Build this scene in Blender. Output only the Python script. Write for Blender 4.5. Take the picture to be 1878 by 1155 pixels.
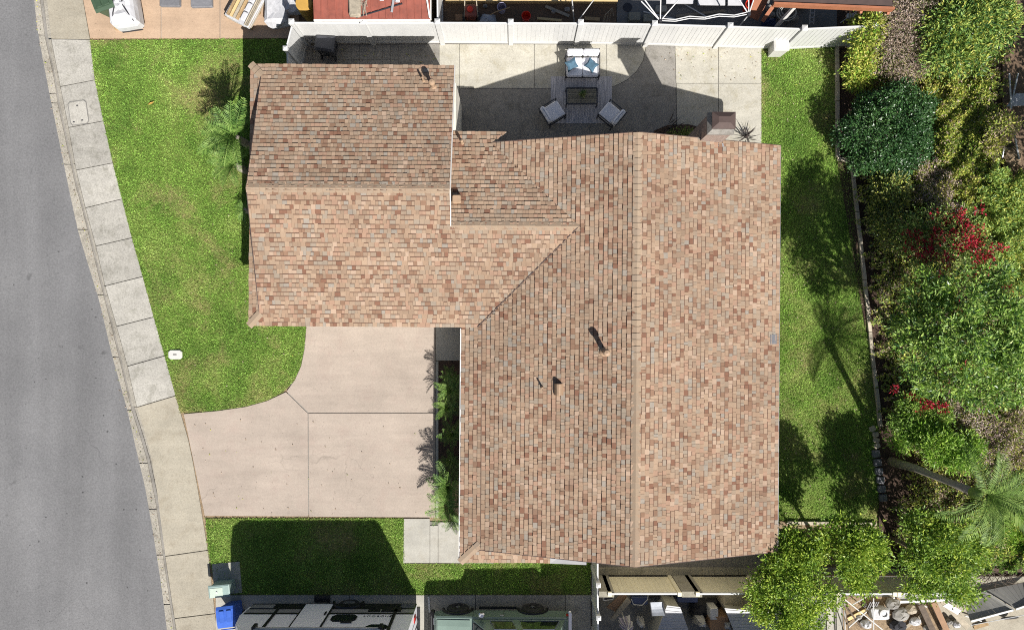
import bpy, math, random
import numpy as np
from mathutils import Vector, Matrix

for _o in list(bpy.data.objects):
    bpy.data.objects.remove(_o)
SC = bpy.context.scene
COL = SC.collection
R = random.Random(11)
rng = np.random.default_rng(11)
rad = math.radians

# ------------------------------------------------------------------ camera, sky, sun, exposure
# a drone looking straight down from 26.4 m; one unit is one metre, z = 0 is the yard
VX, VY, FPX, HCAM = 942.0, 585.0, 1390.0, 26.4
cam_d = bpy.data.cameras.new('camera')
cam = bpy.data.objects.new('camera', cam_d)
COL.objects.link(cam)
cam.location = (0, 0, HCAM)
cam_d.sensor_fit = 'HORIZONTAL'
cam_d.sensor_width = 36
cam_d.lens = FPX / 1878 * 36
cam_d.shift_x = -(VX - 939) / 1878
cam_d.shift_y = (VY - 577.5) / 1878
cam_d.clip_start = 0.5
cam_d.clip_end = 600
SC.camera = cam

SUN = Vector((0.446, -0.847, 1.0)).normalized()
wd = bpy.data.worlds.new('World')
SC.world = wd
wd.use_nodes = True
nt = wd.node_tree
sky = nt.nodes.new('ShaderNodeTexSky')
sky.sky_type = 'NISHITA'
sky.sun_disc = False
sky.air_density = 1.0
sky.dust_density = 1.6
sky.ozone_density = 0.6
sky.sun_elevation = math.asin(SUN.z)
sky.sun_rotation = math.atan2(SUN.x, SUN.y)
nt.links.new(sky.outputs[0], nt.nodes['Background'].inputs[0])
nt.nodes['Background'].inputs[1].default_value = 0.05
sl = bpy.data.lights.new('sun', 'SUN')
sl.energy = 4.9
sl.angle = rad(0.5)
sl.color = (1.0, 0.965, 0.92)
so = bpy.data.objects.new('sun', sl)
COL.objects.link(so)
so.location = SUN * 40
so.rotation_euler = SUN.to_track_quat('Z', 'Y').to_euler()
SC.view_settings.view_transform = 'Standard'
SC.view_settings.look = 'None'
SC.view_settings.gamma = 1
SC.view_settings.exposure = 0.62
SC.cycles.max_bounces = 6
SC.cycles.transparent_max_bounces = 6
SC.cycles.use_denoising = False
SC.cycles.pixel_filter_type = 'BLACKMAN_HARRIS'
SC.cycles.filter_width = 1.05


def W(px, py, z=0.0):
    """point of the place seen at photo pixel (px, py) at height z"""
    s = (HCAM - z) / FPX
    return ((px - VX) * s, (VY - py) * s, z)


def W2(px, py, z=0.0):
    p = W(px, py, z)
    return (p[0], p[1])


# ------------------------------------------------------------------ materials
MATS = {}


def ramp_set(r, stops, interp='LINEAR'):
    el = r.color_ramp.elements
    r.color_ramp.interpolation = interp
    while len(el) > 1:
        el.remove(el[-1])
    el[0].position = stops[0][0]
    el[0].color = (*stops[0][1], 1)
    for p, c in stops[1:]:
        e = el.new(p)
        e.color = (*c, 1)


class NT:
    def __init__(self, name):
        m = bpy.data.materials.new(name)
        m.use_nodes = True
        self.m = m
        self.t = m.node_tree
        self.b = self.t.nodes['Principled BSDF']
        g = self.t.nodes.new('ShaderNodeNewGeometry')
        self.geo = g
        self.pos = g.outputs['Position']
        self.isl = g.outputs['Random Per Island']

    def n(self, k, **kw):
        x = self.t.nodes.new(k)
        for a, b in kw.items():
            setattr(x, a, b)
        return x

    def l(self, a, b):
        self.t.links.new(a, b)

    def noise(self, scale, detail=3, rough=0.55, vec=None, stretch=None, dist=0.0):
        x = self.n('ShaderNodeTexNoise')
        x.inputs['Scale'].default_value = scale
        x.inputs['Detail'].default_value = detail
        x.inputs['Roughness'].default_value = rough
        x.inputs['Distortion'].default_value = dist
        v = vec or self.pos
        if stretch:
            mp = self.n('ShaderNodeMapping')
            mp.inputs['Scale'].default_value = stretch
            self.l(v, mp.inputs[0])
            v = mp.outputs[0]
        self.l(v, x.inputs['Vector'])
        return x.outputs['Fac']

    def ramp(self, fac, stops, interp='LINEAR'):
        r = self.n('ShaderNodeValToRGB')
        ramp_set(r, stops, interp)
        self.l(fac, r.inputs[0])
        return r.outputs[0]

    def mix(self, fac, a, b, mode='MIX'):
        x = self.n('ShaderNodeMix', data_type='RGBA', blend_type=mode)
        for s, v in ((x.inputs[0], fac), (x.inputs[6], a), (x.inputs[7], b)):
            if isinstance(v, tuple):
                s.default_value = (*v, 1)
            elif isinstance(v, (int, float)):
                s.default_value = v
            else:
                self.l(v, s)
        return x.outputs[2]

    def math(self, op, a, b=None):
        x = self.n('ShaderNodeMath', operation=op)
        for s, v in ((x.inputs[0], a), (x.inputs[1], b)):
            if v is None:
                continue
            if isinstance(v, (int, float)):
                s.default_value = v
            else:
                self.l(v, s)
        return x.outputs[0]

    def bump(self, h, strength, dist=0.01):
        x = self.n('ShaderNodeBump')
        x.inputs['Strength'].default_value = strength
        x.inputs['Distance'].default_value = dist
        self.l(h, x.inputs['Height'])
        self.l(x.outputs[0], self.b.inputs['Normal'])

    def rnd(self):
        o = self.n('ShaderNodeObjectInfo')
        return self.math('FRACT', self.math('ADD', self.isl, o.outputs['Random']))

    def out(self, col, rough=0.8, metal=0.0, spec=0.3):
        if isinstance(col, tuple):
            self.b.inputs['Base Color'].default_value = (*col, 1)
        else:
            self.l(col, self.b.inputs['Base Color'])
        self.b.inputs['Roughness'].default_value = rough
        self.b.inputs['Metallic'].default_value = metal
        self.b.inputs['Specular IOR Level'].default_value = spec
        MATS[self.m.name] = self.m
        return self.m


def grey(v):
    return (v, v, v)


def simple(name, c, rough=0.6, var=0.12, scale=6.0, metal=0.0, spec=0.4, dirt=0.0, objvar=0.0, bump=0.0):
    """one colour with soft mottling, optional grime, and bump"""
    t = NT(name)
    lo = tuple(x * (1 - var) for x in c)
    hi = tuple(min(1, x * (1 + var)) for x in c)
    f = t.noise(scale, 4, 0.6)
    col = t.ramp(f, [(0.3, lo), (0.7, hi)])
    if dirt:
        g = t.ramp(t.noise(scale * 2.3, 5, 0.7), [(0.48, grey(0)), (0.72, grey(1))])
        col = t.mix(t.math('MULTIPLY', g, dirt), col, tuple(x * 0.35 + 0.02 for x in c))
    if objvar:
        v = t.ramp(t.rnd(), [(0, grey(1 - objvar)), (1, grey(1 + objvar))])
        col = t.mix(1.0, col, v, 'MULTIPLY')
    if bump:
        t.bump(t.noise(scale * 12, 3), bump, 0.01)
    return t.out(col, rough, metal, spec)


def concrete(name, c, stain=0.35, stainc=None, speck=0.12, objvar=0.07, scale=1.0, crack=0.35):
    t = NT(name)
    a = t.noise(0.9 * scale, 5, 0.62)
    col = t.ramp(a, [(0.25, tuple(x * 0.84 for x in c)), (0.5, c), (0.78, tuple(min(1, x * 1.12) for x in c))])
    st = t.ramp(t.noise(2.1 * scale, 7, 0.72, dist=0.4), [(0.5, grey(0)), (0.68, grey(1))])
    col = t.mix(t.math('MULTIPLY', st, stain), col, stainc or tuple(x * 0.45 for x in c))
    sp = t.ramp(t.noise(26, 3, 0.8), [(0.32, grey(1 - speck * 1.6)), (0.5, grey(1)), (0.7, grey(1 + speck))])
    col = t.mix(1.0, col, sp, 'MULTIPLY')
    pit = t.ramp(t.noise(13, 2, 0.5), [(0.70, grey(1)), (0.76, grey(0.62))])
    col = t.mix(1.0, col, pit, 'MULTIPLY')
    grit = t.ramp(t.noise(15, 5, 0.9), [(0.3, grey(1 - speck * 1.1)), (0.5, grey(1)), (0.72, grey(1 + speck * .9))])
    col = t.mix(1.0, col, grit, 'MULTIPLY')
    stk = t.ramp(t.noise(1.1, 4, 0.65, stretch=(0.35, 2.6, 1)), [(0.3, grey(0.91)), (0.7, grey(1.06))])
    col = t.mix(1.0, col, stk, 'MULTIPLY')
    vo = t.n('ShaderNodeTexVoronoi', feature='DISTANCE_TO_EDGE')
    vo.inputs['Scale'].default_value = 0.6
    wv = t.n('ShaderNodeTexNoise')
    wv.inputs['Scale'].default_value = 2.2
    wv.inputs['Detail'].default_value = 6
    t.l(t.pos, wv.inputs['Vector'])
    wa = t.n('ShaderNodeVectorMath', operation='MULTIPLY_ADD')
    t.l(wv.outputs['Color'], wa.inputs[0])
    wa.inputs[1].default_value = (0.6, 0.6, 0)
    t.l(t.pos, wa.inputs[2])
    t.l(wa.outputs[0], vo.inputs['Vector'])
    ck = t.ramp(vo.outputs['Distance'], [(0.0, grey(1)), (0.006, grey(0))])
    ckm = t.ramp(t.noise(0.5, 3), [(0.54, grey(0)), (0.62, grey(crack))])
    col = t.mix(t.math('MULTIPLY', ck, ckm), col, tuple(x * 0.3 for x in c))
    v = t.ramp(t.rnd(), [(0, grey(1 - objvar)), (1, grey(1 + objvar))])
    col = t.mix(1.0, col, v, 'MULTIPLY')
    t.bump(t.noise(40, 4, 0.7), 0.35, 0.006)
    return t.out(col, 0.88, 0, 0.25)


def leafmat(name, cols, rough=0.5, trans=0.28, patch=1.2, spec=0.4):
    """cols: list of (position, colour) over the random of each leaf; soft patches on top"""
    t = NT(name)
    r = t.rnd()
    p = t.noise(patch, 2)
    f = t.math('ADD', t.math('MULTIPLY', r, 0.62), t.math('MULTIPLY', t.math('SUBTRACT', p, 0.31), 1.0))
    col = t.ramp(f, cols)
    m = t.out(col, rough, 0, spec)
    tr = t.n('ShaderNodeBsdfTranslucent')
    t.l(col, tr.inputs[0])
    mx = t.n('ShaderNodeMixShader')
    mx.inputs[0].default_value = trans
    t.l(t.b.outputs[0], mx.inputs[1])
    t.l(tr.outputs[0], mx.inputs[2])
    t.l(mx.outputs[0], t.t.nodes['Material Output'].inputs[0])
    return m


def grassmat(name, greens, dry, drylo, dryhi, blade, off=0.0):
    t = NT(name)
    p = t.noise(0.55, 4, 0.6)
    col = t.ramp(p, greens)
    if blade:
        v = t.ramp(t.isl, [(0, grey(0.45)), (0.5, grey(0.95)), (0.88, grey(1.5)), (1, grey(2.0))])
    else:
        v = t.ramp(t.noise(24, 3, 0.7), [(0.3, grey(0.55)), (0.7, grey(1.15))])
    col = t.mix(1.0, col, v, 'MULTIPLY')
    d = t.ramp(t.noise(0.42, 5, 0.68, stretch=(1, 1.0, 1), dist=0.3), [(drylo, grey(0)), (dryhi, grey(1))])
    d2 = t.math('MULTIPLY', d, t.ramp(t.noise(9, 3, 0.6), [(0.3, grey(0.25)), (0.7, grey(0.95))]))
    col = t.mix(d2, col, dry)
    t.out(col, 0.75, 0, 0.2)
    if blade:
        tr = t.n('ShaderNodeBsdfTranslucent')
        t.l(col, tr.inputs[0])
        mx = t.n('ShaderNodeMixShader')
        mx.inputs[0].default_value = 0.3
        t.l(t.b.outputs[0], mx.inputs[1])
        t.l(tr.outputs[0], mx.inputs[2])
        t.l(mx.outputs[0], t.t.nodes['Material Output'].inputs[0])
    return t.m


# asphalt: grey with specks, faint wheel wear and thin cracks
t = NT('asphalt')
c = t.ramp(t.noise(0.35, 5, 0.6), [(0.3, (0.138, 0.137, 0.138)), (0.7, (0.178, 0.176, 0.176))])
c = t.mix(1.0, c, t.ramp(t.noise(17, 5, 0.9), [(0.30, grey(0.66)), (0.5, grey(1.0)), (0.72, grey(1.36))]), 'MULTIPLY')
c = t.mix(1.0, c, t.ramp(t.noise(0.8, 3, 0.5, stretch=(1.3, 0.12, 1)), [(0.3, grey(0.88)), (0.7, grey(1.1))]), 'MULTIPLY')
vo = t.n('ShaderNodeTexVoronoi', feature='DISTANCE_TO_EDGE')
vo.inputs['Scale'].default_value = 0.42
wv = t.n('ShaderNodeTexNoise')
wv.inputs['Scale'].default_value = 1.6
wv.inputs['Detail'].default_value = 6
t.l(t.pos, wv.inputs['Vector'])
wa = t.n('ShaderNodeVectorMath', operation='MULTIPLY_ADD')
t.l(wv.outputs['Color'], wa.inputs[0])
wa.inputs[1].default_value = (0.75, 0.75, 0)
t.l(t.pos, wa.inputs[2])
t.l(wa.outputs[0], vo.inputs['Vector'])
cr = t.ramp(vo.outputs['Distance'], [(0.0, grey(1)), (0.0055, grey(0))])
crm = t.ramp(t.noise(0.33, 3), [(0.52, grey(0)), (0.64, grey(0.5))])
c = t.mix(t.math('MULTIPLY', cr, crm), c, (0.06, 0.06, 0.062))
oil = t.ramp(t.noise(1.5, 2, 0.4), [(0.74, grey(1)), (0.8, grey(0.62))])
c = t.mix(1.0, c, oil, 'MULTIPLY')
bit = t.ramp(t.noise(7, 1, 0.3), [(0.77, grey(1)), (0.8, grey(0.45))])
c = t.mix(1.0, c, bit, 'MULTIPLY')
t.bump(t.noise(90, 3, 0.7), 0.5, 0.006)
t.out(c, 0.9, 0, 0.3)

concrete('kerb_concrete', (0.33, 0.305, 0.255), 0.7, (0.17, 0.15, 0.12), 0.25)
concrete('sidewalk_concrete', (0.355, 0.338, 0.298), 0.68, (0.20, 0.19, 0.155), 0.18, 0.12)
concrete('apron_concrete', (0.345, 0.312, 0.245), 0.45, (0.25, 0.21, 0.15), 0.12)
concrete('drive_concrete', (0.36, 0.302, 0.25), 0.34, (0.33, 0.25, 0.21), 0.07, 0.02, 0.7)
concrete('pink_concrete', (0.44, 0.315, 0.215), 0.3, (0.32, 0.22, 0.15), 0.08, 0.03)
concrete('patio_concrete', (0.405, 0.385, 0.325), 0.62, (0.30, 0.27, 0.19), 0.12, 0.05)
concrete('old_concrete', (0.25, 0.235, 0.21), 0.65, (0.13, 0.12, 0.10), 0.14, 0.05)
concrete('walk_concrete', (0.375, 0.36, 0.315), 0.4, (0.33, 0.30, 0.24), 0.08, 0.03)
concrete('grey_pad', (0.2, 0.195, 0.185), 0.5, (0.1, 0.095, 0.09), 0.14, 0.04)
concrete('block_wall', (0.30, 0.28, 0.22), 0.6, (0.13, 0.125, 0.08), 0.15, 0.04)
concrete('dirt', (0.155, 0.105, 0.068), 0.5, (0.08, 0.055, 0.035), 0.35, 0.0, 1.5)
concrete('mulch', (0.075, 0.048, 0.034), 0.4, (0.03, 0.02, 0.015), 0.5, 0.0, 3)
concrete('dry_soil', (0.26, 0.19, 0.12), 0.5, (0.13, 0.09, 0.05), 0.35, 0.0, 2)
concrete('stucco', (0.62, 0.58, 0.5), 0.08, (0.5, 0.45, 0.38), 0.05, 0.0)

GREENS = [(0.28, (0.155, 0.295, 0.052)), (0.5, (0.285, 0.46, 0.09)), (0.72, (0.45, 0.57, 0.17))]
grassmat('lawn_soil', [(0.3, (0.10, 0.165, 0.028)), (0.7, (0.18, 0.225, 0.05))], (0.33, 0.25, 0.13), 0.50, 0.68, False)
grassmat('grass_blade', GREENS, (0.50, 0.41, 0.20), 0.50, 0.68, True)

# roof shingles: blended tans, one tone for each tab
SHC = [(0.0, (0.312, 0.215, 0.146)), (0.16, (0.339, 0.242, 0.167)), (0.31, (0.295, 0.220, 0.157)), (0.45, (0.272, 0.191, 0.132)),
       (0.57, (0.328, 0.211, 0.146)), (0.68, (0.286, 0.232, 0.177)), (0.77, (0.231, 0.141, 0.093)), (0.865, (0.195, 0.102, 0.067)),
       (0.91, (0.378, 0.274, 0.198)), (0.97, (0.279, 0.242, 0.199))]
t = NT('shingle')
c = t.ramp(t.rnd(), SHC, 'CONSTANT')
c = t.mix(1.0, c, t.ramp(t.noise(70, 3, 0.8), [(0.3, grey(0.82)), (0.7, grey(1.16))]), 'MULTIPLY')
c = t.mix(1.0, c, t.ramp(t.noise(0.45, 5, 0.7), [(0.28, grey(0.80)), (0.5, grey(1.0)), (0.72, grey(1.13))]), 'MULTIPLY')
c = t.mix(t.ramp(t.noise(1.3, 6, 0.75), [(0.56, grey(0)), (0.75, grey(0.35))]), c, (0.15, 0.125, 0.105))
t.bump(t.noise(140, 2, 0.8), 0.4, 0.004)
t.out(c, 0.93, 0, 0.15)
t = NT('shingle_band')
c = t.ramp(t.rnd(), [(0, (0.115, 0.07, 0.05)), (0.5, (0.15, 0.092, 0.066)), (1, (0.10, 0.062, 0.046))])
t.out(c, 0.95, 0, 0.1)
t = NT('ridge_shingle')
c = t.ramp(t.rnd(), [(0, (0.285, 0.208, 0.147)), (0.5, (0.315, 0.237, 0.165)), (1, (0.28, 0.215, 0.158))])
c = t.mix(1.0, c, t.ramp(t.noise(60, 3, 0.8), [(0.3, grey(0.84)), (0.7, grey(1.14))]), 'MULTIPLY')
t.out(c, 0.93, 0, 0.15)
simple('roof_deck', (0.16, 0.105, 0.075), 0.95, 0.2)

simple('white_vinyl', (0.56, 0.56, 0.545), 0.42, 0.05, 1.2, dirt=0.10, objvar=0.03)
simple('cream_vinyl', (0.74, 0.68, 0.48), 0.5, 0.07, 1.5, dirt=0.15, objvar=0.03)
simple('white_paint', (0.62, 0.61, 0.58), 0.5, 0.06, 2, dirt=0.15)
simple('white_metal', (0.56, 0.56, 0.55), 0.35, 0.06, 5, dirt=0.15)
simple('dark_metal', (0.035, 0.035, 0.04), 0.45, 0.2, 5)
simple('grey_metal', (0.30, 0.30, 0.31), 0.38, 0.2, 5, metal=0.6, dirt=0.2)
simple('galv_metal', (0.42, 0.43, 0.44), 0.4, 0.15, 6, metal=0.4, dirt=0.2)
simple('tan_pipe', (0.33, 0.225, 0.145), 0.6, 0.1, 12)
simple('brown_metal', (0.075, 0.05, 0.043), 0.75, 0.14, 5, dirt=0.2)
simple('black_plastic', (0.022, 0.022, 0.024), 0.5, 0.2, 6)
simple('charcoal_plastic', (0.05, 0.052, 0.06), 0.5, 0.15, 4, dirt=0.15)
simple('rubber', (0.03, 0.03, 0.032), 0.8, 0.25, 9, dirt=0.3)
simple('blue_bin', (0.045, 0.12, 0.46), 0.4, 0.1, 4, dirt=0.08)
simple('green_bin', (0.05, 0.085, 0.05), 0.4, 0.15, 4, dirt=0.1)
simple('utility_green', (0.27, 0.36, 0.33), 0.5, 0.08, 4, dirt=0.2)
simple('utility_top', (0.45, 0.52, 0.44), 0.5, 0.06, 4, dirt=0.12)
simple('rv_white', (0.9, 0.9, 0.94), 0.3, 0.04, 1.2, dirt=0.05)
simple('rv_grey', (0.27, 0.265, 0.27), 0.35, 0.06, 1.5)
simple('rv_black', (0.018, 0.018, 0.02), 0.3, 0.2, 3)
simple('suv_paint', (0.17, 0.23, 0.195), 0.22, 0.06, 2, spec=0.6, dirt=0.08)
simple('black_trim', (0.018, 0.018, 0.019), 0.45, 0.2, 6)
simple('chrome', (0.62, 0.63, 0.65), 0.25, 0.05, 6, metal=0.9)
simple('red_lens', (0.38, 0.02, 0.015), 0.25, 0.1, 8)
simple('cushion_white', (0.76, 0.76, 0.79), 0.9, 0.04, 5)
simple('cushion_blue', (0.06, 0.12, 0.17), 0.9, 0.15, 12)
simple('cushion_navy', (0.018, 0.03, 0.07), 0.9, 0.15, 12)
simple('slat_wood', (0.17, 0.155, 0.115), 0.75, 0.25, 14, objvar=0.2)
simple('pallet_wood', (0.36, 0.245, 0.125), 0.8, 0.22, 9, dirt=0.3, objvar=0.2)
simple('weathered_wood', (0.33, 0.285, 0.215), 0.85, 0.2, 8, dirt=0.4, objvar=0.2)
simple('yellow_board', (0.46, 0.27, 0.06), 0.6, 0.12, 3, dirt=0.2)
simple('lumber', (0.56, 0.41, 0.2), 0.75, 0.12, 5, dirt=0.15, objvar=0.1)
simple('redwood', (0.34, 0.13, 0.065), 0.65, 0.14, 4, dirt=0.12, objvar=0.06)
simple('red_steel', (0.26, 0.08, 0.055), 0.5, 0.18, 3, dirt=0.3, objvar=0.05)
simple('red_plastic', (0.72, 0.045, 0.02), 0.35, 0.08, 5)
simple('wrap_white', (0.45, 0.45, 0.46), 0.4, 0.12, 9, dirt=0.3)
simple('bag_white', (0.5, 0.5, 0.51), 0.5, 0.08, 6, dirt=0.08)
simple('tarp_grey', (0.33, 0.35, 0.38), 0.6, 0.12, 6, dirt=0.2)
simple('cardboard', (0.28, 0.17, 0.10), 0.85, 0.12, 6, dirt=0.2)
simple('blue_plastic', (0.04, 0.15, 0.5), 0.4, 0.12, 6)
simple('navy_panel', (0.02, 0.035, 0.10), 0.3, 0.2, 8)
simple('purple_cloth', (0.33, 0.31, 0.42), 0.85, 0.2, 14)
simple('dark_cloth', (0.03, 0.03, 0.035), 0.9, 0.3, 9)
simple('stone_grey', (0.25, 0.24, 0.22), 0.9, 0.25, 6, dirt=0.3, objvar=0.25, bump=0.3)
simple('paver_grey', (0.165, 0.165, 0.175), 0.9, 0.15, 9, dirt=0.25, objvar=0.12, bump=0.3)
simple('edging', (0.44, 0.385, 0.295), 0.9, 0.15, 6, dirt=0.4, objvar=0.12, bump=0.3)
simple('bark', (0.16, 0.125, 0.09), 0.95, 0.3, 9, dirt=0.4, bump=0.6)
simple('palm_bark', (0.32, 0.28, 0.23), 0.95, 0.25, 12, dirt=0.5, bump=0.6)
simple('twig', (0.33, 0.28, 0.22), 0.95, 0.25, 9)
simple('dark_twig', (0.11, 0.085, 0.065), 0.95, 0.25, 9)
simple('lawn_box', (0.52, 0.51, 0.475), 0.5, 0.06, 5, dirt=0.1)
simple('hose', (0.42, 0.42, 0.38), 0.5, 0.2, 8)
simple('grey_ledge', (0.24, 0.24, 0.245), 0.6, 0.08, 3, dirt=0.15)
simple('sheet_roof', (0.42, 0.42, 0.43), 0.5, 0.08, 1.5, dirt=0.2)
simple('grey_panel', (0.28, 0.275, 0.25), 0.6, 0.08, 2, dirt=0.2, objvar=0.06)

t = NT("glass_dark")
t.out((0.012, 0.016, 0.018), 0.05, 0, 0.8)
t = NT('rug')
st = t.noise(3.0, 4, 0.7, stretch=(9, 0.5, 1))
c = t.ramp(st, [(0.35, (0.25, 0.25, 0.27)), (0.6, (0.5, 0.49, 0.51))])
t.out(c, 0.95, 0, 0.1)
t = NT('brick')
br = t.n('ShaderNodeTexBrick')
br.inputs['Scale'].default_value = 4.5
br.inputs['Color1'].default_value = (0.27, 0.19, 0.15, 1)
br.inputs['Color2'].default_value = (0.20, 0.135, 0.11, 1)
br.inputs['Mortar'].default_value = (0.33, 0.3, 0.27, 1)
br.inputs['Mortar Size'].default_value = 0.03
mp = t.n('ShaderNodeMapping')
mp.inputs['Rotation'].default_value = (rad(90), 0, 0)
t.l(t.pos, mp.inputs[0])
t.l(mp.outputs[0], br.inputs['Vector'])
c = t.mix(1.0, br.outputs['Color'], t.ramp(t.noise(18, 3), [(0.3, grey(0.75)), (0.7, grey(1.2))]), 'MULTIPLY')
t.out(c, 0.9, 0, 0.2)

leafmat('leaf_hedge', [(0.1, (0.022, 0.066, 0.019)), (0.5, (0.044, 0.117, 0.031)), (0.85, (0.094, 0.188, 0.055)), (1, (0.156, 0.250, 0.094))], 0.35, 0.15, 0.8, 0.6)
leafmat('leaf_citrus', [(0.05, (0.066, 0.145, 0.018)), (0.4, (0.211, 0.343, 0.042)), (0.7, (0.383, 0.502, 0.066)), (1, (0.607, 0.660, 0.119))], 0.45, 0.3, 1.6, 0.4)
leafmat('leaf_tree', [(0.05, (0.070, 0.146, 0.029)), (0.4, (0.186, 0.317, 0.070)), (0.75, (0.371, 0.511, 0.124)), (1, (0.618, 0.726, 0.216))], 0.45, 0.28, 1.8, 0.4)
leafmat('leaf_bright', [(0.1, (0.131, 0.280, 0.034)), (0.5, (0.261, 0.448, 0.055)), (1, (0.486, 0.635, 0.112))], 0.45, 0.35, 1.0)
leafmat('leaf_cover', [(0.05, (0.146, 0.218, 0.044)), (0.35, (0.335, 0.407, 0.073)), (0.65, (0.508, 0.523, 0.102)), (0.9, (0.669, 0.610, 0.160)), (1, (0.698, 0.581, 0.291))], 0.6, 0.25, 1.1)
leafmat('leaf_olive', [(0.1, (0.082, 0.109, 0.036)), (0.5, (0.182, 0.218, 0.064)), (1, (0.364, 0.364, 0.127))], 0.6, 0.25, 0.9)
leafmat('leaf_dry', [(0.1, (0.178, 0.133, 0.090)), (0.5, (0.393, 0.305, 0.223)), (1, (0.607, 0.500, 0.393))], 0.85, 0.15, 1.0, 0.1)
leafmat('leaf_mauve', [(0.1, (0.223, 0.164, 0.147)), (0.5, (0.447, 0.344, 0.309)), (1, (0.653, 0.567, 0.515))], 0.85, 0.15, 1.0, 0.1)
leafmat('leaf_red', [(0.1, (0.16, 0.006, 0.018)), (0.4, (0.40, 0.012, 0.035)), (0.75, (0.55, 0.03, 0.06)), (1, (0.60, 0.13, 0.14))], 0.6, 0.3, 1.5)
leafmat('leaf_palm', [(0.1, (0.078, 0.143, 0.029)), (0.5, (0.156, 0.260, 0.052)), (1, (0.338, 0.455, 0.117))], 0.5, 0.25, 1.2, 0.35)
leafmat('leaf_cycad', [(0.1, (0.045, 0.105, 0.02)), (0.5, (0.13, 0.235, 0.045)), (1, (0.30, 0.42, 0.11))], 0.5, 0.15, 1.2, 0.3)
leafmat('leaf_flax', [(0.1, (0.03, 0.025, 0.025)), (1, (0.09, 0.07, 0.06))], 0.5, 0.1, 2)

# ------------------------------------------------------------------ building tools
WM = {}


def mget(m):
    return MATS[m] if isinstance(m, str) else m


def tag(o, label=None, cat=None, group=None, kind=None):
    if label:
        o['label'] = label
    if cat:
        o['category'] = cat
    if group:
        o['group'] = group
    if kind:
        o['kind'] = kind
    return o


def thing(name, label, cat, loc=(0, 0, 0), rz=0.0, group=None):
    o = bpy.data.objects.new(name, None)
    COL.objects.link(o)
    o.empty_display_size = 0.2
    o.location = loc
    o.rotation_euler = (0, 0, rz)
    WM[o.name] = Matrix.Translation(loc) @ Matrix.Rotation(rz, 4, 'Z')
    return tag(o, label, cat, group)


def link(name, me, parent=None, mat=None):
    o = bpy.data.objects.new(name, me)
    COL.objects.link(o)
    if mat is not None:
        o.matrix_basis = mat
    if parent is not None:
        o.parent = parent
        WM[o.name] = WM.get(parent.name, Matrix.Identity(4))
    else:
        WM[o.name] = Matrix.Identity(4)
    return o


def npmesh(name, v, faces_n, loops, mats, mi=None, smooth=False):
    """fast mesh: v (N,3); faces_n vertex count of each face; loops flat vertex index"""
    me = bpy.data.meshes.new(name)
    v = np.asarray(v, np.float32)
    loops = np.asarray(loops, np.int32)
    faces_n = np.asarray(faces_n, np.int32)
    me.vertices.add(len(v))
    me.vertices.foreach_set('co', v.ravel())
    me.loops.add(len(loops))
    me.loops.foreach_set('vertex_index', loops)
    me.polygons.add(len(faces_n))
    st = np.zeros(len(faces_n), np.int32)
    st[1:] = np.cumsum(faces_n)[:-1]
    me.polygons.foreach_set('loop_start', st)
    if mi is not None:
        me.polygons.foreach_set('material_index', np.asarray(mi, np.int32))
    for m in mats:
        me.materials.append(mget(m))
    me.update(calc_edges=True)
    me.polygons.foreach_set('use_smooth', np.full(len(faces_n), bool(smooth)))
    return me


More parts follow.
